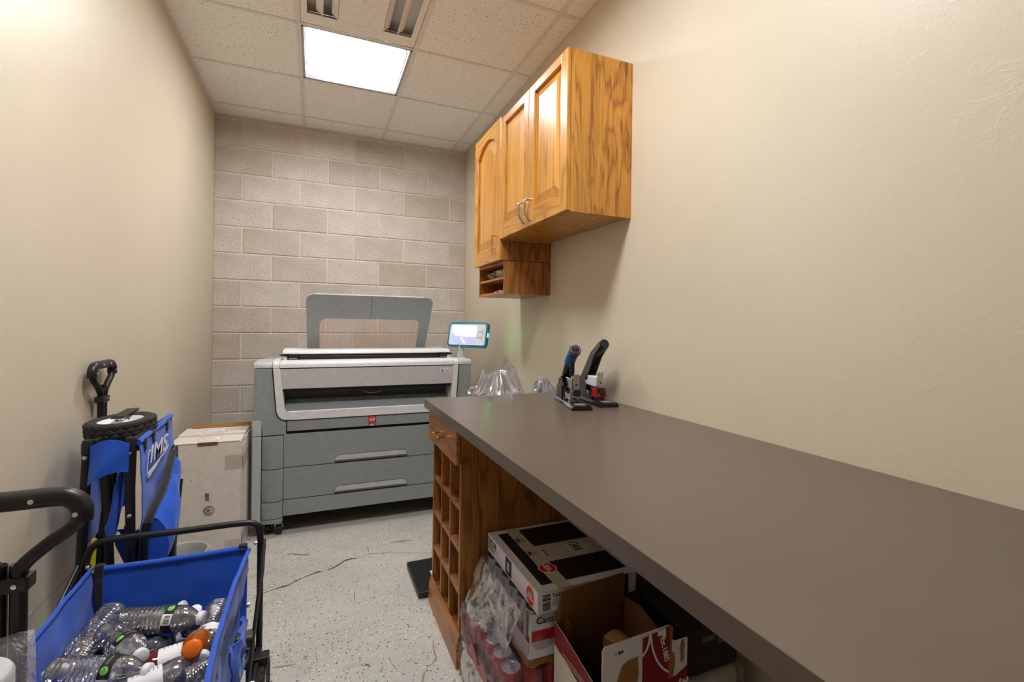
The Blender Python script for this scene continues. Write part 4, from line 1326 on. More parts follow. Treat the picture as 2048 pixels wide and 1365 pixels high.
# outside pocket flap
MB().grid(lambda u, v: (WXR + 0.014 + 0.018 * math.sin(math.pi * min(1, v + .25)) * (0.6 + 0.4 * math.sin(math.pi * u)) + wob(u, v, 2.2, 0.012), 1.335 - 0.16 * u, 0.520 - 0.20 * v + 0.012 * u), 14, 16, 0.004).build('pocket', 'blue_fabric', WG, smooth=True)
MB().poly([(WXR - 0.032, 1.540, 0.430), (WXR - 0.032, 1.515, 0.425), (WXR - 0.032, 1.520, 0.400), (WXR - 0.032, 1.545, 0.402)], 0.001).build('care_tag', 'ink_white', WG)
# frame
FX0, FX1, FYF = WXL - 0.018, WXR + 0.024, WY1 + 0.018
MB().tube(smooth_path([(FX0, FYF, 0.20), (FX0, FYF, 0.50), (FX0 + 0.002, FYF, 0.560), (FX0 + 0.018, FYF, 0.600), (FX0 + 0.06, FYF, 0.614), (-0.375, FYF, 0.612), (FX1 - 0.06, FYF, 0.612), (FX1 - 0.014, FYF, 0.602), (FX1 - 0.002, FYF, 0.570), (FX1, FYF, 0.50), (FX1, FYF, 0.20)], 6), 0.0095, 10).build('end_frame', 'black_metal', WG, smooth=True)
for x in (FX0, FX1):
    MB().tube([(x, WY0 - 0.012, 0.20), (x, WY0 - 0.012, 0.55)], 0.0095, 10).build('end_frame', 'black_metal', WG, smooth=True)
for sx, x in ((-1, FX0 - 0.0), (1, FX1 + 0.0)):
    xo = x - sx * 0.004 + sx * 0.016
    MB().tube([(xo, FYF - 0.006, 0.535), (xo, 1.30, 0.36), (xo, WY0, 0.215)], 0.0085, 8, flat=((1, 0, 0), 0.6)).build('cross_brace', 'black_metal', WG, smooth=True)
    xo2 = x - sx * 0.0145
    MB().tube([(xo2, FYF - 0.006, 0.225), (xo2, 1.30, 0.38), (xo2, WY0, 0.535)], 0.0085, 8, flat=((1, 0, 0), 0.6)).build('cross_brace', 'black_metal', WG, smooth=True)
    MB().tube([(xo, FYF - 0.012, 0.555), (xo - sx * -0.004, 1.60, 0.50), (xo, 1.52, 0.445)], 0.005, 8).build('stay', 'black_metal', WG, smooth=True)
    MB().tube([(x, FYF, 0.205), (x, WY0 - 0.01, 0.205)], 0.0095, 10).build('side_rail', 'black_metal', WG, smooth=True)
    for y, z in ((FYF - 0.012, 0.548), (1.30, 0.368), (1.52, 0.447)):
        MB().lathe([(0, 0.006), (0.006, 0.005), (0.007, 0.0), (0.007, -0.004), (0, -0.004)], (x - sx * 0.012 if y > 1.4 else x + sx * 0.022, y, z), (sx, 0, 0), 12).build('bolt', 'chrome', WG, smooth=True)
MB().tube([(FX0, FYF, 0.205), (FX1, FYF, 0.205)], 0.0095, 10).build('cross_rail', 'black_metal', WG, smooth=True)
MB().tube([(FX0, WY0 - 0.012, 0.205), (FX1, WY0 - 0.012, 0.205)], 0.0095, 10).build('cross_rail', 'black_metal', WG, smooth=True)
MB().box((FX1 - 0.030, 1.40, 0.395), (FX1 + 0.012, 1.44, 0.425), 0.006).build('pivot_block', 'stapler_grey', WG)


def wheel(parent, c, axis, r_=0.1, w=0.045, knobs=26):
    ax = Vector(axis).normalized()
    tyre = MB().lathe([(r_ * 0.66, -w * 0.42), (r_ * 0.9, -w * 0.5), (r_ * 0.985, -w * 0.38), (r_, -w * 0.1), (r_, w * 0.1), (r_ * 0.985, w * 0.38), (r_ * 0.9, w * 0.5), (r_ * 0.66, w * 0.42), (r_ * 0.66, -w * 0.42)], c, axis, 40).build('tyre', 'rubber', parent, smooth=True)
    # tread lozenges
    ref = Vector((1, 0, 0)) if abs(ax.x) < 0.9 else Vector((0, 1, 0))
    u = (ref - ax * ref.dot(ax)).normalized()
    v = ax.cross(u)
    mb = MB()
    for row, off in ((-0.27, 0.0), (0.0, 0.5), (0.27, 0.0)):
        for k in range(knobs):
            a = 2 * math.pi * (k + off) / knobs
            d = u * math.cos(a) + v * math.sin(a)
            t = -u * math.sin(a) + v * math.cos(a)
            p = Vector(c) + ax * (row * w) + d * (r_ - 0.0005)
            hs, ht = w * 0.16, math.pi * r_ / knobs * 0.80
            pts = [p - ax * hs, p + t * ht, p + ax * hs, p - t * ht]
            top = [q + d * 0.0022 + (p - q) * 0.25 for q in pts]
            A = [mb.bm.verts.new(q) for q in pts]
            B = [mb.bm.verts.new(q) for q in top]
            mb.bm.faces.new(B)
            for i in range(4):
                mb.bm.faces.new((A[i], A[(i + 1) % 4], B[(i + 1) % 4], B[i]))
    o = mb.build('tread', 'rubber', tyre)
    MB().lathe([(0, -w * 0.34), (r_ * 0.18, -w * 0.36), (r_ * 0.22, -w * 0.2), (r_ * 0.5, -w * 0.16), (r_ * 0.64, -w * 0.36), (r_ * 0.68, -w * 0.38), (r_ * 0.68, w * 0.38), (r_ * 0.64, w * 0.36), (r_ * 0.5, w * 0.16), (r_ * 0.22, w * 0.2), (r_ * 0.18, w * 0.36), (0, w * 0.34)], c, axis, 32).build('hub', 'hub_white', tyre, smooth=True)
    return tyre


for x in (FX0, FX1):
    for y in (WY1 - 0.045, WY0 + 0.10):
        wheel(WG, (x + (0.006 if x > -0.3 else -0.006), y, 0.1005), (1, 0, 0), 0.1, 0.042)
        MB().box((x - 0.034, y - 0.020, 0.196), (x + 0.034, y + 0.020, 0.222), 0.004).build('wheel_bracket', 'black_plastic', WG)
        for s in (-1, 1):
            MB().box((x + s * 0.031 - 0.0015 + 0.004 * (1 if x > -0.3 else -1), y - 0.012, 0.085), (x + s * 0.031 + 0.0015 + 0.004 * (1 if x > -0.3 else -1), y + 0.012, 0.20)).build('wheel_fork', 'black_metal', WG)


def pull_handle(parent, C, hx, scale=1.0, low=0.2, tilt=None):
    """D-shaped grip on twin tubes; hx = horizontal direction, C = point on the centre line at clamp height"""
    C = Vector(C)
    hx = Vector(hx).normalized()
    Z = Vector((0, 0, 1))

    def P(a, b):
        return C + hx * (a * scale) + Z * (b * scale)
    half = [(0.0115, low), (0.0115, -0.03), (0.0115, 0.0), (0.016, 0.020), (0.045, 0.048), (0.072, 0.068), (0.084, 0.088), (0.0835, 0.100)]
    for s in (1, -1):
        MB().tube(smooth_path([P(s * a, b) for a, b in half], 5), 0.0102 * scale if scale != 1 else 0.0102, 10).build('handle_tube', 'black_metal', parent, smooth=True)
    grip = [(-0.0845, 0.078), (-0.084, 0.098), (-0.074, 0.112), (-0.056, 0.118), (0.0, 0.1175), (0.056, 0.118), (0.074, 0.112), (0.084, 0.098), (0.0845, 0.078)]
    pts = smooth_path([P(a, b) for a, b in grip], 6)
    g = MB().tube(pts, 0.0145 * scale, 14).build('handle_grip', 'black_plastic', parent, smooth=True)
    side = hx.cross(Z)
    for a, b in ((0.03, 0.118), (-0.03, 0.118), (0.0815, 0.092), (-0.0815, 0.092)):
        for s in (-1, 1):
            MB().lathe([(0, 0.002), (0.0038, 0.0015), (0.0042, -0.003)], P(a, b) + side * (s * 0.0142 * scale), side * s, 10).build('rivet', 'chrome', g, smooth=True)
    cl = MB()
    m = Matrix.Translation(P(0, -0.004)) @ Matrix(((hx.x, side.x, 0, 0), (hx.y, side.y, 0, 0), (0, 0, 1, 0), (0, 0, 0, 1)))
    cl.box((-0.027 * scale, -0.0135 * scale, -0.011 * scale), (0.027 * scale, 0.0135 * scale, 0.011 * scale), 0.003)
    c_ = cl.xform(m).build('clamp', 'black_plastic', parent)
    for s in (-1, 1):
        MB().lathe([(0, 0.002), (0.0035, 0.0015), (0.004, -0.003)], P(0.012, -0.004) + side * (s * 0.0138 * scale), side * s, 10).build('rivet', 'chrome', c_, smooth=True)


pull_handle(WG, (-0.4145, 0.93, 0.861), (1, 0, 0), 1.0, -0.64)
MB().tube([(-0.4145, WY0 - 0.03, 0.205), (-0.4145, WY0 - 0.03, 0.24)], 0.018, 10).build('handle_socket', 'black_plastic', WG)

# ------------------------------------------------------------------ wrapped paper rolls at the near end of the wagon
rp = thing('wrapped_paper_rolls', 'white paper rolls in clear film at the near end of the wagon', 'paper rolls', (-0.402, 0.815, 0))
for k in range(3):
    MB().lathe([(0.018, 0.262), (0.049, 0.262), (0.052, 0.257), (0.052, 0.005), (0.049, 0.0), (0.018, 0.0), (0.018, 0.262)], (-0.412, 0.815, 0.002 + 0.2625 * k), seg=28).build('paper_roll', 'white_paper', rp, smooth=True)


def sleeve(u, v):
    a = 2 * math.pi * u
    z = 0.001 + 0.812 * v
    sq = 0.062 / max(abs(math.cos(a)), abs(math.sin(a))) * 0.86
    k = 1 + 0.06 * mnoise.noise(Vector((math.cos(a) * 3, math.sin(a) * 3, z * 14)))
    rad = min(0.070, sq) * k
    return (-0.405 + rad * math.cos(a), 0.815 + rad * math.sin(a), z + (0.010 * mnoise.noise(Vector((a, 2, 3))) if v > 0.95 else 0))


mb = MB().grid(sleeve, 40, 40)
top = [sleeve(i / 24, 1.0) for i in range(24)]
c0 = mb.bm.verts.new((-0.405, 0.815, 0.818))
tv = [mb.bm.verts.new(p) for p in top]
for i in range(24):
    mb.bm.faces.new((tv[i], tv[(i + 1) % 24], c0))
mb.build('film', 'wrap', rp)


# ------------------------------------------------------------------ empty bottles in the wagon
def bottle_meshes():
    out = {}
    # ribbed water bottle, local z from base to cap
    pr_ = [(0.0, 0.004), (0.012, 0.002), (0.026, 0.0), (0.0305, 0.006)]
    for k in range(9):
        z = 0.012 + k * 0.0112
        pr_ += [(0.0318, z), (0.0322, z + 0.003), (0.0290, z + 0.0075)]
    pr_ += [(0.0315, 0.114), (0.0318, 0.118), (0.0318, 0.144), (0.0322, 0.148), (0.0310, 0.158), (0.0265, 0.172), (0.0195, 0.184), (0.0135, 0.191), (0.0125, 0.194), (0.0160, 0.1955), (0.0160, 0.1975), (0.0122, 0.199)]
    out['water'] = pr_
    # smooth wide drink bottle
    q = [(0.0, 0.004), (0.02, 0.002), (0.032, 0.0), (0.036, 0.008), (0.036, 0.030), (0.0345, 0.034), (0.0345, 0.110), (0.036, 0.114), (0.0365, 0.122), (0.036, 0.140), (0.033, 0.156), (0.026, 0.172), (0.020, 0.180), (0.0185, 0.184), (0.0185, 0.188)]
    out['drink'] = q
    return out


BP = bottle_meshes()
GREEN_DISC = True


def bottle(kind, cap, base_dir, label, crush=0.0, seed=1.0, roll=0.0):
    """cap = world position of the cap, base_dir = direction from cap to base"""
    d = -Vector(base_dir).normalized()
    L = 0.205 if kind in ('water', 'water_white', 'bare') else 0.198
    base = Vector(cap) - d * L
    q = d.to_track_quat('Z', 'Y')
    e_ = q.to_euler()
    t = thing('bottle', label, 'bottle', base, e_, 'empty bottles in the blue wagon')
    prof = BP['water' if kind in ('water', 'water_white', 'bare') else 'drink']

    def wf(a, h):
        k = 1.0 + crush * mnoise.noise(Vector((math.cos(a + roll) * 1.3 + seed, math.sin(a + roll) * 1.3, h * 26 + seed)))
        if crush > 0.15:
            k *= 1 - 0.45 * crush * (0.5 + 0.5 * math.cos(2 * (a + roll))) * math.sin(math.pi * min(1, h / 0.17))
        return k
    skin = {'water': 'pet', 'water_white': 'pet', 'bare': 'pet', 'orange': 'pet_orange', 'red': 'pet_red', 'dark': 'pet_dark', 'cola': 'pet'}[kind]
    MB().lathe(prof, (0, 0, 0), (0, 0, 1), 28, wf).build('body', skin, t, smooth=True, world=False, angle=75)
    r0 = 0.0162 if kind in ('water', 'water_white', 'bare') else 0.0205
    z0 = 0.1975 if r0 < 0.02 else 0.185
    cm = 'cap_orange' if kind == 'orange' else 'cap_white'
    cp = [(0, z0 + 0.0135), (r0 - 0.003, z0 + 0.0135), (r0 - 0.001, z0 + 0.012), (r0, z0 + 0.010), (r0, z0), (r0 - 0.0015, z0), (0, z0 + 0.001)]
    MB().lathe(cp, (0, 0, 0), (0, 0, 1), 24, lambda a, h: 1 + (0.02 if int(a * 24 / math.pi) % 2 and h < z0 + 0.0125 else 0)).build('cap', cm, t, smooth=True, world=False)
    if kind == 'bare':
        return t
    if kind in ('water', 'water_white'):
        za, zb, rr_ = 0.119, 0.1435, 0.0323
        mat = 'ink_black' if kind == 'water' else 'ink_white'
    elif kind in ('orange',):
        za, zb, rr_, mat = 0.036, 0.108, 0.0350, 'print_card'
    elif kind == 'red':
        za, zb, rr_, mat = 0.036, 0.108, 0.0350, 'ink_white'
    else:
        za, zb, rr_, mat = 0.040, 0.100, 0.0350, 'print_card' if kind == 'cola' else 'ink_black'

    def lab(u, v, k=0.0, a0=0.0, a1=2 * math.pi, zA=za, zB=zb):
        a = a0 + (a1 - a0) * u
        h = zA + (zB - zA) * v
        rr2 = (rr_ + k) * wf(a, h)
        return (rr2 * math.cos(a), rr2 * math.sin(a), h)
    lb_ = MB().grid(lambda u, v: lab(u, v), 33, 4, 0.0003).build('label', mat, t, smooth=True, world=False)
    a_ = roll
    if kind == 'water':
        MB().grid(lambda u, v: lab(u, v, 0.0006, a_ + 0.35, a_ + 1.15), 8, 3, 0.0002).build('barcode_patch', 'ink_white', lb_, world=False)
        mbb = MB()
        for k in range(6):
            aa = a_ + 0.48 + 0.095 * k
            mbb.grid(lambda u, v: lab(u, v, 0.0010, aa, aa + 0.04, za + 0.007, zb - 0.004), 2, 2)
        mbb.build('barcode', 'ink_black', lb_, world=False)
        zc_ = (za + zb) / 2
        mbb = MB()
        ctr = mbb.bm.verts.new(lab(0, 0, 0.0012, a_ - 0.15, 0, zc_, zc_))
        ring = [mbb.bm.verts.new(lab(0, 0, 0.0012, a_ - 0.15 + 0.0085 / rr_ * math.cos(x), 0, zc_ + 0.0085 * math.sin(x), 0)) for x in [2 * math.pi * k / 16 for k in range(16)]]
        for k in range(16):
            mbb.bm.faces.new((ctr, ring[k], ring[(k + 1) % 16]))
        mbb.build('label_disc', 'ink_green', lb_, world=False)
        MB().tube([lab(0, 0, 0.0016, a_ - 0.15 + 0.0050 / rr_ * math.cos(x), 0, zc_ + 0.0050 * math.sin(x), 0) for x in [2 * math.pi * k / 12 for k in range(10)]], 0.0006, 4).build('disc_ring', 'ink_white', lb_, world=False)
        MB().grid(lambda u, v: lab(u, v, 0.0006, a_ - 1.2, a_ - 0.5, za + 0.008, za + 0.012), 6, 2).build('label_print', 'ink_grey', lb_, world=False)
    else:
        mbb = MB()
        for k in range(7):
            zz = za + (zb - za) * (0.12 + 0.12 * k)
            mbb.grid(lambda u, v: lab(u, v, 0.0006, a_ - 0.8, a_ + 0.5 + 0.2 * (k % 3), zz, zz + 0.0015), 8, 2)
        mbb.build('label_print', 'ink_grey', lb_, world=False)
        if kind in ('cola', 'water_white'):
            MB().grid(lambda u, v: lab(u, v, 0.0007, a_ + 1.0, a_ + 2.2, za, zb), 8, 2).build('label_band', 'ink_black', lb_, world=False)
    return t


BOT = [
    ('water', (-0.362, 1.330, 0.475), (-0.55, 0.80, -0.10), 'clear bottle with a black label band in the middle of the wagon load', 0.05, 1.0, 2.2),
    ('water', (-0.268, 1.470, 0.462), (-0.93, 0.32, -0.02), 'clear bottle lying across behind, its black band near its right end', 0.04, 2.0, 1.9),
    ('water', (-0.330, 1.262, 0.478), (-0.94, 0.34, 0.0), 'big clear ribbed bottle lying lengthwise at the bottom left of the load', 0.10, 3.0, 2.6),
    ('bare', (-0.530, 1.410, 0.430), (0.14, 0.95, 0.10), 'clear ribbed bottle without label against the left wagon side', 0.14, 4.0, 0.5),
    ('orange', (-0.262, 1.325, 0.468), (0.05, 0.90, -0.42), 'orange drink bottle with an orange cap in the wagon', 0.02, 5.0, 2.0),
    ('red', (-0.425, 1.352, 0.418), (0.95, 0.16, 0.04), 'red drink bottle with a white label beside the orange-capped one', 0.04, 6.0, 2.4),
    ('bare', (-0.330, 1.500, 0.405), (-0.75, -0.50, -0.05), 'crushed clear bottle between the red bottle and the bottle lying across', 0.30, 7.0, 1.0),
    ('water_white', (-0.300, 1.555, 0.440), (-0.05, 0.42, -0.85), 'clear bottle with a white label at the far right of the load', 0.06, 8.0, 2.2),
    ('bare', (-0.338, 1.605, 0.432), (-0.80, 0.08, -0.35), 'clear bottle with a white cap close to the far panel', 0.10, 9.0, 1.0),
    ('bare', (-0.250, 1.515, 0.450), (-0.06, 0.50, -0.70), 'small clear bottle with its white cap towards the viewer, far right corner', 0.10, 10.0, 1.0),
    ('water_white', (-0.242, 1.330, 0.440), (0.02, 0.98, 0.04), 'clear bottle with a white label lying along the right wagon side', 0.10, 11.0, 2.8),
    ('bare', (-0.395, 1.205, 0.428), (0.88, 0.42, 0.02), 'clear ribbed bottle in the near right corner of the load', 0.16, 12.0, 1.0),
    ('cola', (-0.455, 1.222, 0.440), (0.92, 0.26, 0.05), 'bottle with a white and black label at the near edge of the load', 0.05, 13.0, 2.2),
    ('dark', (-0.462, 1.440, 0.402), (0.12, 0.95, -0.05), 'dark bottle under the clear one with a black band', 0.05, 14.0, 2.0),
    ('dark', (-0.430, 1.440, 0.372), (0.92, 0.30, -0.02), 'dark red-brown bottle half hidden behind the orange one', 0.04, 15.0, 2.0),
    ('bare', (-0.360, 1.628, 0.412), (-0.90, -0.10, -0.10), 'crumpled clear bottle at the foot of the far panel', 0.28, 16.0, 0.4),
    ('bare', (-0.498, 1.570, 0.430), (0.10, 0.20, -0.95), 'squashed clear bottle in the far left of the load', 0.26, 17.0, 0.2),
    ('bare', (-0.500, 1.300, 0.350), (0.6, 0.75, 0.02), 'clear bottle lying deep under the left end of the load', 0.10, 18.0, 0.9),
    ('bare', (-0.300, 1.350, 0.345), (-0.15, 0.96, 0.0), 'clear bottle lying deep under the orange one', 0.12, 19.0, 0.9),
    ('bare', (-0.420, 1.290, 0.350), (0.85, 0.45, 0.0), 'clear bottle lying deep under the red one', 0.12, 20.0, 0.9),
    ('water', (-0.300, 1.240, 0.360), (0.15, 0.9, 0.0), 'black-banded clear bottle lying deep by the right wagon side', 0.08, 21.0, 0.9),
]
for a in BOT:
    bottle(*a)

# ------------------------------------------------------------------ folded wagon leaning on the left wall
FW = thing('folded_wagon', 'folded blue wagon with a wheel on top standing against the left wall', 'wagon', (-0.58, 1.95, 0))
pull_handle(FW, (-0.688, 2.085, 0.974), (0, 1, 0), 1.0, -0.87)


def flat_bar(p0, p1, w=0.013, nrm_=(0, 1, 0), k=0.62, mat='black_metal', name='frame_bar'):
    return MB().tube([p0, p1], w, 8, flat=(nrm_, k)).build(name, mat, FW, smooth=True, angle=50)


NY, FY = 1.757, 2.115
# near face posts and scissor bars
BARS = [((-0.612, NY, 0.885), (-0.655, NY + 0.03, 0.02)), ((-0.512, NY, 0.880), (-0.500, NY, 0.02)),
        ((-0.575, NY + 0.012, 0.83), (-0.545, NY + 0.02, 0.02)), ((-0.560, NY + 0.022, 0.80), (-0.640, NY + 0.02, 0.02)),
        ((-0.520, NY + 0.030, 0.62), (-0.470, NY + 0.02, 0.02)), ((-0.490, NY + 0.030, 0.60), (-0.590, NY + 0.04, 0.02))]
for p0, p1 in BARS:
    flat_bar(p0, p1)
for p0, p1 in [((-0.505, FY, 0.86), (-0.485, FY, 0.02)), ((-0.600, FY, 0.86), (-0.62, FY, 0.02)), ((-0.455, NY + 0.10, 0.52), (-0.485, FY - 0.03, 0.03)), ((-0.455, FY - 0.02, 0.66), (-0.47, NY + 0.18, 0.03)), ((-0.455, NY + 0.26, 0.56), (-0.475, FY - 0.01, 0.16))]:
    flat_bar(p0, p1, 0.011, (1, 0, 0))
for z in (0.03, 0.885):
    for x in (-0.60, -0.505):
        MB().tube([(x, NY, z), (x, FY, z)], 0.0095, 10).build('rail', 'black_metal', FW, smooth=True)
MB().tube([(-0.60, NY + 0.008, 0.03), (-0.505, NY + 0.008, 0.03)], 0.0095, 10).build('rail', 'black_metal', FW, smooth=True)
MB().prism([(-0.455, 0.02), (-0.435, 0.02), (-0.435, 0.04), (-0.455, 0.04)], 'Y', NY + 0.12, FY + 0.06).build('foot_rail', 'ink_grey', FW)
MB().prism([(-0.425, 0.10), (-0.410, 0.10), (-0.410, 0.115), (-0.425, 0.115)], 'Y', NY + 0.10, FY + 0.08).build('foot_rail', 'ink_grey', FW)
for (x, y, z) in [(-0.615, NY, 0.845), (-0.625, NY, 0.65), (-0.565, NY + 0.01, 0.47), (-0.642, NY, 0.43), (-0.511, NY, 0.85), (-0.508, NY, 0.66), (-0.505, NY, 0.49), (-0.472, NY + 0.02, 0.46)]:
    MB().lathe([(0, 0.004), (0.004, 0.0035), (0.0065, 0.001), (0.0065, -0.003)], (x, y - 0.0085, z), (0, -1, 0), 10).build('rivet', 'chrome', FW, smooth=True)
for x in (-0.612, -0.512):
    MB().lathe([(0, 0.014), (0.012, 0.010), (0.0155, 0.0), (0.0155, -0.03)], (x, NY, 0.885), (0, 0, 1), 14).build('post_cap', 'black_plastic', FW, smooth=True)
# printed side panel (facing the room)


def side_cloth(u, v):
    y = NY + 0.004 + (FY - NY - 0.004) * u
    zt = 0.878 + 0.016 * u
    return (-0.494 + 0.012 * math.sin(math.pi * v) + 0.006 * mnoise.noise(Vector((u * 5, v * 5, 3))), y, zt - (0.40 + 0.04 * u) * v)


MB().grid(side_cloth, 26, 22, 0.003).build('printed_cloth', 'blue_fabric', FW, smooth=True)
MB().tube([side_cloth(k / 12, 0.0) for k in range(13)], 0.009, 10).build('hem', 'blue_fabric', FW, smooth=True)
for u in (0.10, 0.36, 0.78):
    p = Vector(side_cloth(u, 0.02))
    MB().box((p.x - 0.014, p.y - 0.011, p.z - 0.026), (p.x + 0.012, p.y + 0.011, p.z + 0.012), 0.004).build('strap_loop', 'black_webbing', FW)
pl2 = Vector((0.0085, 0, 0))
lg = text('logo_text', 'IMS', 0.074, 'ink_white', FW, (-0.4735, NY + 0.040, 0.800), (0, 1, 0.02), (0, 0.0, 1), bold=0.0008, squash=1.75, shear=0.2)
mb = MB()
for pts in ([(NY + 0.050, 0.840), (NY + 0.034, 0.838), (NY + 0.022, 0.785), (NY + 0.030, 0.775)], [(NY + 0.024, 0.774), (NY + 0.10, 0.782), (NY + 0.21, 0.797), (NY + 0.25, 0.812)]):
    mb.tube(smooth_path([(-0.4735, a, b) for a, b in pts], 5), 0.0028, 6, flat=((1, 0, 0), 0.25))
mb.build('logo_line', 'ink_white', FW)
mb = MB()
mb.tube(smooth_path([(-0.4735, NY + 0.03, 0.766), (-0.4735, NY + 0.08, 0.772), (-0.4735, NY + 0.15, 0.783)], 5), [0.009] * 4 + [0.006] * 4 + [0.002] * 3, 6, flat=((1, 0, 0), 0.12))
mb.build('logo_line', 'ink_white', FW)


# near flap bunched between the posts
def near_cloth(u, v):
    x = -0.600 + 0.092 * u - 0.004 * v
    fold = 0.012 * math.sin(v * 4.0 + u * 5.0) * v
    return (x, NY - 0.015 - 0.012 * math.sin(math.pi * u) * (0.5 + v) + fold * 0.5, 0.880 + 0.016 * math.sin(math.pi * u) - 0.085 * v - 0.030 * (1 - u) * v)


MB().grid(near_cloth, 18, 16, 0.003).build('folded_cloth', 'blue_fabric', FW, smooth=True)


def hang_cloth(u, v):
    x = -0.562 + 0.040 * u
    return (x - 0.012 * v * (1 - u), NY + 0.012 + 0.010 * math.sin(u * 9 + v * 3), 0.80 - 0.16 * v - 0.05 * math.sin(u * 5))


MB().grid(hang_cloth, 18, 18, 0.003).build('folded_cloth', 'blue_fabric', FW, smooth=True)
MB().grid(lambda u, v: (-0.628 + 0.020 * math.sin(5 * v) * u, NY + 0.03 + 0.30 * u, 0.87 - 0.30 * v), 14, 14, 0.003).build('folded_cloth', 'blue_fabric', FW, smooth=True)
MB().grid(lambda u, v: (-0.56 + 0.030 * u + 0.010 * math.sin(9 * v), NY + 0.06 + 0.05 * v, 0.60 - 0.24 * v * (0.4 + 0.6 * u)), 8, 10, 0.003).build('folded_cloth', 'blue_fabric', FW, smooth=True)
MB().prism([(-0.602, 0.60), (-0.590, 0.60), (-0.594, 0.50), (-0.602, 0.50)], 'Y', NY + 0.004, NY + 0.008).build('tag', 'yellow_tag', FW)
# outer hoop with the pouch
hoop = smooth_path([(-0.478, NY + 0.006, 0.02), (-0.476, NY + 0.006, 0.50), (-0.472, NY + 0.008, 0.605), (-0.464, NY + 0.03, 0.650), (-0.452, NY + 0.11, 0.712), (-0.452, NY + 0.20, 0.785), (-0.452, NY + 0.225, 0.795), (-0.454, NY + 0.24, 0.772), (-0.458, NY + 0.245, 0.50), (-0.462, NY + 0.25, 0.03)], 6)
MB().tube(hoop, 0.0105, 10).build('hoop', 'black_metal', FW, smooth=True)
MB().tube([h + Vector((0.001, 0, 0.001)) for h in hoop[14:32]], 0.0150, 10, flat=((1, 0, 0), 0.8)).build('hoop_sleeve', 'black_webbing', FW, smooth=True)


def pouch(u, v):
    y = NY + 0.020 + 0.205 * u
    ztop = 0.640 + 0.145 * u
    zbot = 0.455 + 0.200 * u
    bulge = 0.055 * math.sin(math.pi * v) ** 0.6 * (0.55 + 0.45 * math.sin(math.pi * min(1, u + .2)))
    return (-0.462 + bulge + 0.005 * mnoise.noise(Vector((u * 6, v * 6, 9))), y, ztop + (zbot - ztop) * v)


MB().grid(pouch, 24, 18, 0.003).build('pouch', 'blue_fabric', FW, smooth=True)
MB().grid(lambda u, v: tuple(Vector(pouch(u, 0.98)) * (1 - v) + Vector((-0.484, NY + 0.02 + 0.205 * u, 0.43 + 0.19 * u)) * v), 20, 6, 0.003).build('pouch', 'blue_fabric', FW, smooth=True)
MB().grid(lambda u, v: tuple(Vector(pouch(0.0, v)) * (1 - u) + Vector((-0.470, NY + 0.02, 0.63 - 0.20 * v)) * u), 5, 14, 0.003).build('pouch', 'blue_fabric', FW, smooth=True)
text('print_line', 'Steele Trek', 0.016, 'ink_grey', FW, (-0.4385, NY + 0.085, 0.695), (0.02, 1, 0.62), (0, -0.37, 0.93), squash=1.1)
# the wheel lying on top, its bracket
wc = (-0.578, 1.905, 0.905)
wheel(FW, wc, (-0.06, -0.05, 1), 0.092, 0.052, 22)
MB().prism([(1.88, 0.932), (2.02, 0.934), (2.03, 0.942), (1.89, 0.939)], 'X', -0.60, -0.565, 0.001).build('wheel_bracket', 'black_metal', FW)
MB().lathe([(0, 0.034), (0.008, 0.032), (0.009, 0.0), (0.009, -0.06)], wc, (0, 0, 1), 12).build('axle', 'chrome', FW, smooth=True)

# ------------------------------------------------------------------ packs of cans, scale box, open carton under the worktop
def can_profile():
    return [(0.0, 0.006), (0.020, 0.004), (0.025, 0.0), (0.0285, 0.004), (0.0328, 0.012), (0.0328, 0.104), (0.0300, 0.114), (0.0272, 0.119), (0.0272, 0.122), (0.0255, 0.122), (0.0245, 0.1185), (0.0, 0.1185)]


CAN = {}


def can(kind, p, parent, top_only=False):
    key = kind
    R0 = root_of(parent).location
    if key not in CAN:
        o = MB().lathe(can_profile(), (0, 0, 0), (0, 0, 1), 22).build('can', 'can_red' if kind == 'red' else 'can_silver', parent, smooth=True, world=False)
        CAN[key] = o.data
    else:
        o = bpy.data.objects.new('can', CAN[key])
        col.objects.link(o)
        o.parent = parent
    o.location = Vector(p) - R0
    key2 = kind + '_lid'
    if key2 not in CAN:
        l = MB().lathe([(0.0, 0.1192), (0.0243, 0.1192), (0.0255, 0.1226), (0.0274, 0.1226), (0.0276, 0.1185)], (0, 0, 0), (0, 0, 1), 22).box((-0.007, -0.002, 0.1192), (0.007, 0.012, 0.1208), 0.0006).build('lid', 'can_silver', o, smooth=True, world=False)
        CAN[key2] = l.data
    else:
        l = bpy.data.objects.new('lid', CAN[key2])
        col.objects.link(l)
        l.parent = o
    return o


def wrap_mesh(a, b, seed, amp=0.010, n=22):
    """shrink film: box grown outwards with wrinkles"""
    mb = MB()
    a, b = Vector(a), Vector(b)
    bmesh.ops.create_cube(mb.bm, size=1.0)
    bmesh.ops.subdivide_edges(mb.bm, edges=list(mb.bm.edges), cuts=n, use_grid_fill=True)
    c, s = (a + b) / 2, (b - a)
    for v in mb.bm.verts:
        d = Vector((v.co.x * s.x, v.co.y * s.y, v.co.z * s.z))
        m = max(abs(v.co.x), abs(v.co.y), abs(v.co.z))
        rnd = v.co.normalized() * 0.62
        k = 0.10
        d = Vector(((v.co.x * (1 - k) + rnd.x * k) * s.x, (v.co.y * (1 - k) + rnd.y * k) * s.y, (v.co.z * (1 - k) + rnd.z * k) * s.z))
        q = d * 17 + Vector((seed, seed * 2, 0))
        w = amp * (abs(mnoise.noise(q)) * 2 - .4) + amp * .5 * mnoise.noise(q * 2.4)
        v.co = c + d + v.co.normalized() * w
        if v.co.z < a.z:
            v.co.z = a.z
        if v.co.z > b.z:
            v.co.z = b.z
    return mb


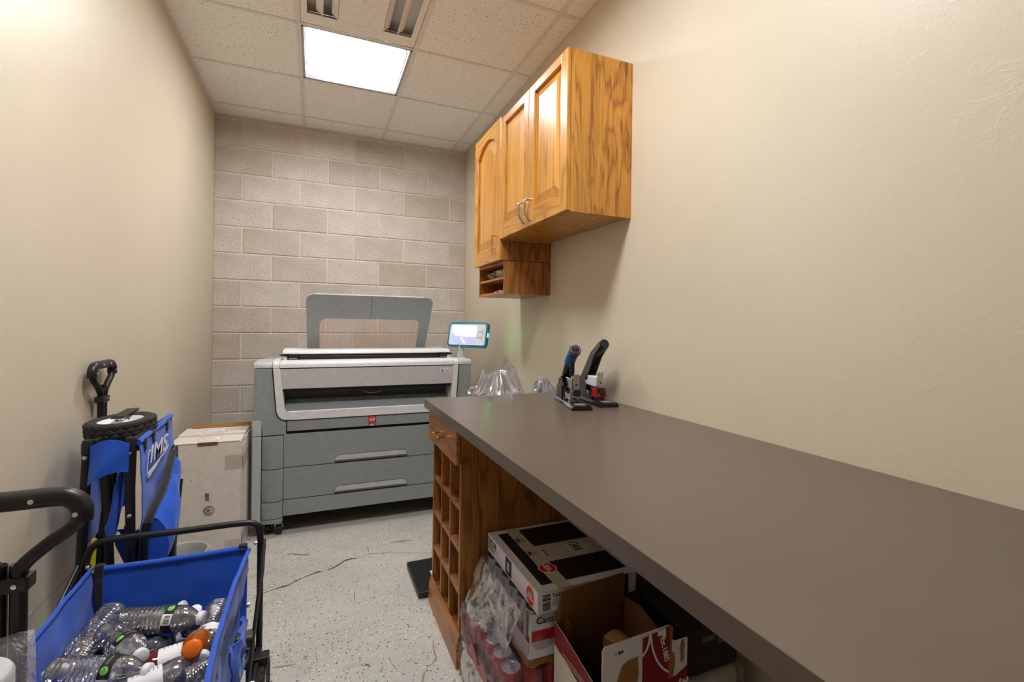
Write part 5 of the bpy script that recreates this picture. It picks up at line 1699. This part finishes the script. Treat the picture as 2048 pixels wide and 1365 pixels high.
def can_pack(x0, y0, z0, nx, ny, kind, label, seed, keep):
    t = thing('can_pack', label, 'can pack', (x0 + nx * 0.033, y0 + ny * 0.033, z0), group='shrink-wrapped can packs under the worktop')
    w, l = nx * 0.066, ny * 0.066
    MB().box((x0 - 0.002, y0 - 0.002, z0), (x0 + w + 0.002, y0 + l + 0.002, z0 + 0.003)).build('tray_base', 'kraft', t)
    for (p, q) in (((x0 - 0.003, y0 - 0.003, z0), (x0, y0 + l + 0.003, z0 + 0.045)), ((x0 + w, y0 - 0.003, z0), (x0 + w + 0.003, y0 + l + 0.003, z0 + 0.045)), ((x0, y0 - 0.003, z0), (x0 + w, y0, z0 + 0.045)), ((x0, y0 + l, z0), (x0 + w, y0 + l + 0.003, z0 + 0.045))):
        MB().box(p, q).build('tray_wall', 'print_card' if kind == 'silver' else 'can_red', t)
    for i in range(nx):
        for j in range(ny):
            if keep(i, j):
                can(kind, (x0 + 0.033 + i * 0.066, y0 + 0.033 + j * 0.066, z0 + 0.004), t)
    wrap_mesh((x0 - 0.012, y0 - 0.010, z0 + 0.001), (x0 + w + 0.010, y0 + l + 0.008, z0 + 0.1275), seed).build('film', 'wrap', t)
    return t


cp0 = can_pack(0.500, 1.238, 0.0005, 4, 6, 'red', 'bottom pack of red cans in film on the floor beside the oak rack', 2.0, lambda i, j: i == 0 or j == 0)
cp1 = can_pack(0.505, 1.236, 0.1295, 4, 6, 'red', 'middle pack of red cans in film under the silver can pack', 5.0, lambda i, j: i == 0 or j == 0 or j == 5)
tp_ = can_pack(0.580, 1.240, 0.285, 4, 6, 'silver', 'top pack of silver cans in film under the bathroom scale box', 8.0, lambda i, j: i <= 1 or j == 0)
MB().box((0.575, 1.236, 0.2585), (0.85, 1.64, 0.2845), 0.004).build('tray_board', 'kraft', tp_)
# loose torn film hanging off the packs
def loose(fn, parent, seed):
    def f(u, v):
        p = Vector(fn(u, v))
        q = p * 17 + Vector((seed, seed, 0))
        return p + Vector((-1, -0.4, 0.5)) * (0.018 * abs(mnoise.noise(q)) + 0.004 * mnoise.noise(q * 2.3))
    return MB().grid(f, 40, 22).build('loose_film', 'wrap', parent, smooth=True)


loose(lambda u, v: (0.570 - 0.052 * v + 0.02 * math.sin(u * 6) * v, 1.27 + 0.36 * u, 0.405 - 0.135 * v - 0.02 * u * v), tp_, 1.0)
loose(lambda u, v: (0.575 - 0.088 * v, 1.45 + 0.18 * u, 0.295 - 0.05 * v + 0.03 * math.sin(u * 5) * v), tp_, 5.0)
loose(lambda u, v: (0.560 - 0.075 * v, 1.24 + 0.38 * u, 0.266 - 0.10 * v * (0.5 + u * 0.7)), cp1, 3.0)
loose(lambda u, v: (0.492 - 0.008 * v, 1.24 + 0.34 * u, 0.15 - 0.12 * v), cp0, 7.0)
MB().grid(lambda u, v: (0.4885 - 0.003 * v, 1.24 + 0.30 * u, 0.150 + 0.055 * v * (0.3 + 0.7 * abs(math.sin(u * 9 + 1)))), 24, 6).build('film_print', 'can_red', cp1)
MB().grid(lambda u, v: (0.488, 1.24 + 0.36 * u, 0.020 + 0.070 * v * (0.4 + 0.6 * abs(math.sin(u * 7)))), 24, 6).build('film_print', 'can_red', cp0)
# white printed end of the top pack
MB().box((0.579, 1.2285, 0.2875), (0.85, 1.2335, 0.4125), 0.001).build('end_panel', 'print_card', tp_)
MB().box((0.584, 1.2275, 0.337), (0.85, 1.2284, 0.367)).build('panel_band', 'ink_red', tp_)
text('panel_text', 'Cans', 0.028, 'ink_black', tp_, (0.598, 1.2280, 0.385), (1, 0, 0), (0, 0, 1), bold=0.0004)
for j, y in ((1, 1.240 + 0.033 + 0.066), (0, 1.240 + 0.033)):
    text('can_text', 'nd', 0.05, 'ink_red', tp_, (0.5795, y + 0.016, 0.318), (0, 0, 1), (0, 1, 0.0), bold=0.001, squash=0.8, shear=0.2)
    MB().box((0.5790, y - 0.018, 0.330), (0.5800, y - 0.012, 0.395)).build('can_stripe', 'ink_red', tp_)

sb = thing('scale_carton', 'flat white scale box with black stripes and a red round sticker', 'box', (0.77, 1.43, 0.42))
S0, S1, SZ0, SZ1 = (0.598, 1.222), (0.942, 1.645), 0.4165, 0.480
MB().box((S0[0], S0[1], SZ0), (S1[0], S1[1], SZ1), 0.0015, 1).build('carton_body', 'print_card', sb)
zt = SZ1 + 0.0003


def top_patch(x0, y0, x1, y1, mat, name, dz=0.0):
    return MB().box((x0, y0, zt + dz), (x1, y1, zt + dz + 0.0004)).build(name, mat, sb)


top_patch(S0[0] + 0.028, S0[1] + 0.032, S0[0] + 0.066, S1[1] - 0.03, 'ink_black', 'print_stripe')
top_patch(S0[0] + 0.112, S0[1] + 0.032, S1[0] - 0.016, S0[1] + 0.150, 'ink_black', 'print_stripe')
top_patch(S0[0] + 0.112, S0[1] + 0.150, S1[0] - 0.016, S0[1] + 0.262, 'tape_tan', 'print_stripe')
top_patch(S0[0] + 0.112, S0[1] + 0.262, S1[0] - 0.016, S1[1] - 0.022, 'ink_black', 'print_stripe')
dg = top_patch(S1[0] - 0.13, S0[1] + 0.165, S1[0] - 0.04, S0[1] + 0.250, 'pale_grey_plastic', 'print_display', 0.0005)
text('print_text', '134.6', 0.05, 'ink_black', dg, (S1[0] - 0.112, S0[1] + 0.248, zt + 0.0011), (0, -1, 0), (1, 0, 0), bold=0.0006, squash=0.6)
text('print_text', 'TAYLOR', 0.013, 'ink_black', sb, (S0[0] + 0.124, S0[1] + 0.235, zt + 0.0008), (0, -1, 0), (1, 0, 0), bold=0.0001)
tpz = MB().box((S0[0] + 0.068, S0[1] - 0.0004, zt), (S0[0] + 0.110, S1[1], zt + 0.0003)).build('clear_tape', 'tape_tan', sb)
for k, y in enumerate((S1[1] - 0.10, S1[1] - 0.20)):
    c_ = [(S0[0] + 0.078 + p[0], y + p[1]) for p in rrect(0.022, 0.036, 0.004)]
    MB().tube([(p[0], p[1], zt + 0.0006) for p in c_], 0.0008, 4, closed=True).box((S0[0] + 0.073, y - 0.010, zt + 0.0004), (S0[0] + 0.083, y + 0.010, zt + 0.0007)).build('print_icon', 'ink_black', sb)
    MB().box((S0[0] + 0.094, y - 0.018, zt + 0.0004), (S0[0] + 0.096, y + 0.016, zt + 0.0007)).box((S0[0] + 0.099, y - 0.018, zt + 0.0004), (S0[0] + 0.101, y + 0.010, zt + 0.0007)).build('print_line', 'ink_grey', sb)


def sticker(c, nx, xd, yd, parent):
    c, xd, yd = Vector(c), Vector(xd), Vector(yd)
    nx = xd.cross(yd).normalized()
    rim = MB()
    for rr_, off, nm, m in ((0.030, 0.0004, 'sticker', 'ink_white'), (0.0268, 0.0009, 'sticker_face', 'ink_red')):
        rim = MB()
        rim.poly([c + nx * off + xd * rr_ * math.cos(R(a)) + yd * rr_ * math.sin(R(a)) for a in range(0, 360, 12)], 0.0003)
        o = rim.build(nm, m, parent)
        if nm == 'sticker':
            s0 = o
    text('sticker_text', '400 LB\nCAPACITY', 0.0105, 'ink_white', s0, c + nx * 0.0015 + yd * 0.001, xd, yd, bold=0.0003, align='CENTER')


sticker((S0[0] + 0.090, S0[1] + 0.115, zt + 0.0004), None, (0, -1, 0), (1, 0, 0), sb)
# left face print
xl = S0[0] - 0.0004
text('print_text', 'TAYLOR', 0.030, 'ink_black', sb, (xl, S1[1] - 0.006, SZ1 - 0.030), (0, -1, 0), (0, 0, 1), bold=0.0004, squash=0.72)
MB().box((xl - 0.0004, S1[1] - 0.10, SZ1 - 0.0345), (xl, S1[1] - 0.006, SZ1 - 0.033)).build('print_line', 'ink_black', sb)
text('print_text', 'Digital Scale', 0.013, 'ink_grey', sb, (xl, S1[1] - 0.006, SZ1 - 0.047), (0, -1, 0), (0, 0, 1), squash=0.95)
MB().box((xl - 0.0004, S0[1] + 0.195, SZ0 + 0.006), (xl, S0[1] + 0.245, SZ1 - 0.004)).build('print_panel', 'ink_black', sb)
MB().box((xl - 0.0008, S0[1] + 0.212, SZ0 + 0.018), (xl - 0.0005, S0[1] + 0.230, SZ1 - 0.016)).build('print_panel', 'pale_grey_plastic', sb)
sticker((xl - 0.0002, S0[1] + 0.048, SZ0 + 0.031), None, (0, -1, 0), (0, 0, 1), sb)
# near face print
yn = S0[1] - 0.0004
lbp = MB().box((S0[0] + 0.012, yn - 0.0003, SZ0 + 0.004), (S0[0] + 0.105, yn, SZ1 - 0.006)).build('print_label', 'ink_white', sb)
mb = MB()
xx = S0[0] + 0.016
random.seed(3)
for k in range(11):
    h = random.uniform(0.0014, 0.0035)
    mb.box((S0[0] + 0.016, yn - 0.0008, SZ0 + 0.007 + k * 0.0042), (S0[0] + 0.042, yn - 0.0003, SZ0 + 0.007 + k * 0.0042 + h))
mb.build('barcode', 'ink_black', lbp)
text('print_text', 'TAYLOR', 0.017, 'ink_black', lbp, (S0[0] + 0.047, yn - 0.0006, SZ1 - 0.023), (1, 0, 0), (0, 0, 1), bold=0.0003, squash=0.85)
mb = MB()
for k in range(4):
    mb.box((S0[0] + 0.047, yn - 0.0008, SZ1 - 0.030 - 0.005 * k), (S0[0] + 0.095 - 0.006 * (k % 2), yn - 0.0003, SZ1 - 0.0285 - 0.005 * k))
mb.build('print_line', 'ink_grey', lbp)
MB().box((S1[0] - 0.075, yn - 0.0005, SZ0 + 0.002), (S1[0] - 0.03, yn, SZ1 - 0.002)).build('print_panel', 'ink_black', sb)
MB().box((S1[0] - 0.060, yn - 0.0009, SZ0 + 0.015), (S1[0] - 0.045, yn - 0.0005, SZ1 - 0.010)).build('print_panel', 'pale_grey_plastic', sb)

# open thirty-can carton
ob = thing('open_carton', 'torn open red and white drinks carton with brown inside', 'box', (0.75, 1.06, 0))
OX0, OX1, OY0, OY1, OZ = 0.640, 0.880, 0.935, 1.195, 0.400
TH = 0.0025


def board(name, quad, out_mat, in_off, parent=ob):
    """two-faced board: printed outside, kraft inside"""
    quad = [Vector(p) for p in quad]
    off = Vector(in_off)
    mb = MB()
    a = [mb.bm.verts.new(p) for p in quad]
    b = [mb.bm.verts.new(p + off) for p in quad]
    n = len(quad)
    mb.bm.faces.new(a)
    mb.bm.faces.new(list(reversed(b)))
    for i in range(n):
        mb.bm.faces.new((a[i], b[i], b[(i + 1) % n], a[(i + 1) % n]))
    o = mb.build(name, out_mat, parent)
    o.data.materials.append(M['kraft_dark'])
    for p in o.data.polygons:
        if p.normal.dot(off) > 0.5 * off.length:
            p.material_index = 1
    return o


# left side: pale outside with a red printed top band, its near top corner sloping down
left_top = [(OY1, 0.405), (OY1 - 0.06, 0.398), (OY1 - 0.13, 0.385), (OY1 - 0.20, 0.372), (OY0 + 0.02, 0.352), (OY0, 0.33)]
ls = board('side_board', [(OX0, OY0, 0.001), (OX0, OY1, 0.001)] + [(OX0, y, z) for y, z in left_top], 'white_card', (TH, 0, 0))
MB().poly([(OX0 - 0.0004, y, z) for y, z in left_top] + [(OX0 - 0.0004, y, z - 0.062) for y, z in reversed(left_top)], 0.0003).build('printed_band', 'ink_deep_red', ls)
mb = MB()
for k in range(9):
    y = OY0 + 0.018 + k * 0.0042
    mb.box((OX0 - 0.0012, y, 0.275), (OX0 - 0.0008, y + (0.0026 if k % 3 else 0.0014), 0.330))
bcp = MB().box((OX0 - 0.0008, OY0 + 0.012, 0.270), (OX0 - 0.0005, OY0 + 0.060, 0.335)).build('barcode_patch', 'ink_white', ls)
mb.build('barcode', 'ink_black', bcp)
MB().box((OX0 - 0.0010, OY0 + 0.07, 0.336), (OX0 - 0.0006, OY1 - 0.02, 0.339)).box((OX0 - 0.0010, OY0 + 0.07, 0.345), (OX0 - 0.0006, OY1 - 0.05, 0.348)).build('print_line', 'tape_tan', ls)
# far board standing up, right board, bottom
board('side_board', [(OX0 + 0.003, OY1, 0.001), (OX1 - 0.003, OY1, 0.001), (OX1 - 0.003, OY1, 0.40), (OX1 - 0.01, OY1 - 0.004, 0.505), (OX0 + 0.016, OY1 - 0.006, 0.487), (OX0 + 0.003, OY1, 0.40)], 'ink_deep_red', (0, -TH, 0))
board('side_board', [(OX1, OY0 + 0.003, 0.001), (OX1, OY1 - 0.003, 0.001), (OX1, OY1 - 0.003, 0.43), (OX1, OY1 - 0.08, 0.44), (OX1, OY0 + 0.05, 0.405), (OX1, OY0 + 0.003, 0.41)], 'ink_deep_red', (-TH, 0, 0))
MB().box((OX0 + 0.003, OY0 + 0.003, 0.001), (OX1 - 0.003, OY1 - 0.003, 0.004)).build('bottom_board', 'kraft_dark', ob)
# near board with the printed face
nb = board('side_board', [(OX0 - 0.012, OY0, 0.001), (OX1 + 0.002, OY0, 0.001), (OX1 + 0.002, OY0, 0.462), (OX1 - 0.040, OY0, 0.462), (OX1 - 0.046, OY0, 0.470), (OX1 - 0.048, OY0, 0.500), (OX1 - 0.056, OY0, 0.506), (OX0 - 0.005, OY0, 0.497), (OX0 - 0.012, OY0, 0.489)], 'print_card', (0, TH, 0))
yo = OY0 - 0.0003


def face_poly(pts, mat, name, k=0, parent=nb):
    return MB().poly([(p[0], yo - 0.0004 * k, p[1]) for p in pts], 0.0003).build(name, mat, parent)


face_poly([(0.742, 0.4925), (0.826, 0.5052), (0.826, 0.378), (0.842, 0.374), (0.8815, 0.392), (0.8815, 0.002), (0.64, 0.002), (0.70, 0.325), (0.742, 0.352)], 'ink_deep_red', 'printed_field', 1)
face_poly([(0.652, 0.300), (0.655, 0.360), (0.668, 0.405), (0.682, 0.440), (0.700, 0.450), (0.728, 0.452), (0.731, 0.410), (0.722, 0.360), (0.700, 0.325), (0.690, 0.300)], 'kraft', 'torn_patch', 2)
face_poly([(0.822, 0.372), (0.836, 0.372), (0.842, 0.405), (0.840, 0.432), (0.831, 0.440), (0.835, 0.500), (0.826, 0.502), (0.825, 0.44), (0.822, 0.41)], 'kraft', 'torn_patch', 2)
face_poly([(0.858, 0.407), (0.868, 0.404), (0.872, 0.412), (0.870, 0.430), (0.873, 0.445), (0.869, 0.461), (0.862, 0.461), (0.857, 0.440), (0.860, 0.425)], 'kraft', 'torn_patch', 2)
MB().tube(smooth_path([(0.766, yo - 0.0009, 0.497), (0.772, yo - 0.0009, 0.462), (0.786, yo - 0.0009, 0.428), (0.804, yo - 0.0009, 0.405), (0.822, yo - 0.0009, 0.390)], 5), 0.0030, 6, flat=((0, 1, 0), 0.15)).tube(smooth_path([(0.742, yo - 0.0009, 0.450), (0.754, yo - 0.0009, 0.462), (0.762, yo - 0.0009, 0.482), (0.763, yo - 0.0009, 0.496)], 4), 0.0032, 6, flat=((0, 1, 0), 0.15)).build('logo_curve', 'ink_white', nb)
face_poly([(0.786, 0.499), (0.812, 0.502), (0.813, 0.484), (0.806, 0.473), (0.800, 0.488), (0.789, 0.486)], 'ink_white', 'logo_shape', 2)
text('print_text', 'Est.1885', 0.021, 'ink_white', nb, (0.795, yo - 0.0010, 0.481), (0.25, 0, -1), (1, 0, 0.25), bold=0.0004, squash=0.92)
text('print_text', '30', 0.040, 'ink_white', nb, (0.857, yo - 0.0010, 0.365), (0.0, 0, -1), (1, 0, 0.0), bold=0.0012, squash=0.9)
text('print_text', 'PACK', 0.020, 'ink_white', nb, (0.842, yo - 0.0010, 0.352), (0.0, 0, -1), (1, 0, 0.0), bold=0.0004, squash=0.85)
MB().box((0.672, yo - 0.0008, 0.471), (0.679, yo - 0.0003, 0.477)).box((0.680, yo - 0.0008, 0.473), (0.686, yo - 0.0003, 0.478)).box((0.661, yo - 0.0008, 0.4725), (0.668, yo - 0.0003, 0.4732)).box((0.6642, yo - 0.0008, 0.470), (0.6648, yo - 0.0003, 0.476)).build('print_mark', 'ink_black', nb)
# inner kraft flaps
MB().grid(lambda u, v: (0.715 + 0.075 * u + 0.01 * v, 1.06 - 0.115 * v, 0.425 + 0.020 * math.sin(math.pi * u) + 0.012 * v - 0.02 * u), 8, 6, 0.0025).build('inner_flap', 'kraft', ob, smooth=True)
MB().grid(lambda u, v: (0.716, 1.06 - 0.115 * u, 0.424 - 0.12 * v + 0.012 * u), 4, 4, 0.0025).build('inner_flap', 'kraft_dark', ob)
MB().poly([(0.655, 1.186, 0.36), (0.667, 1.184, 0.405), (0.676, 1.183, 0.412), (0.684, 1.183, 0.40), (0.700, 1.186, 0.33), (0.705, 1.188, 0.28)], 0.001).build('torn_edge', 'kraft', ob)

# black carton on a wrapped white pack behind it
wp = thing('wrapped_paper_pack', 'white paper pack in clear film on the floor under the black carton', 'paper pack', (1.03, 1.10, 0))
MB().box((0.925, 0.985, 0.001), (1.128, 1.205, 0.296), 0.03, 3).build('paper_block', 'white_paper', wp, smooth=True)
wrap_mesh((0.918, 0.978, 0.0005), (1.135, 1.212, 0.2995), 3.3, 0.006, 16).build('film', 'wrap', wp)
kb = thing('black_carton', 'small black carton with a barcode in the shade under the worktop', 'box', (1.03, 1.1, 0.30))
MB().box((0.935, 0.992, 0.3005), (1.118, 1.198, 0.425), 0.003).build('carton_body', 'ink_black', kb)
pb = MB().box((1.045, 0.9912, 0.372), (1.105, 0.9918, 0.412)).build('barcode_patch', 'ink_grey', kb)
mb = MB()
random.seed(9)
x = 1.048
while x < 1.100:
    w = random.uniform(0.0008, 0.0022)
    mb.box((x, 0.9904, 0.376), (x + w, 0.9911, 0.409))
    x += w + random.uniform(0.001, 0.002)
mb.build('barcode', 'ink_black', pb)
text('print_text', '0000', 0.022, 'ink_grey', kb, (0.990, 0.9914, 0.385), (1, 0, 0), (0, 0, 1), bold=0.0003)
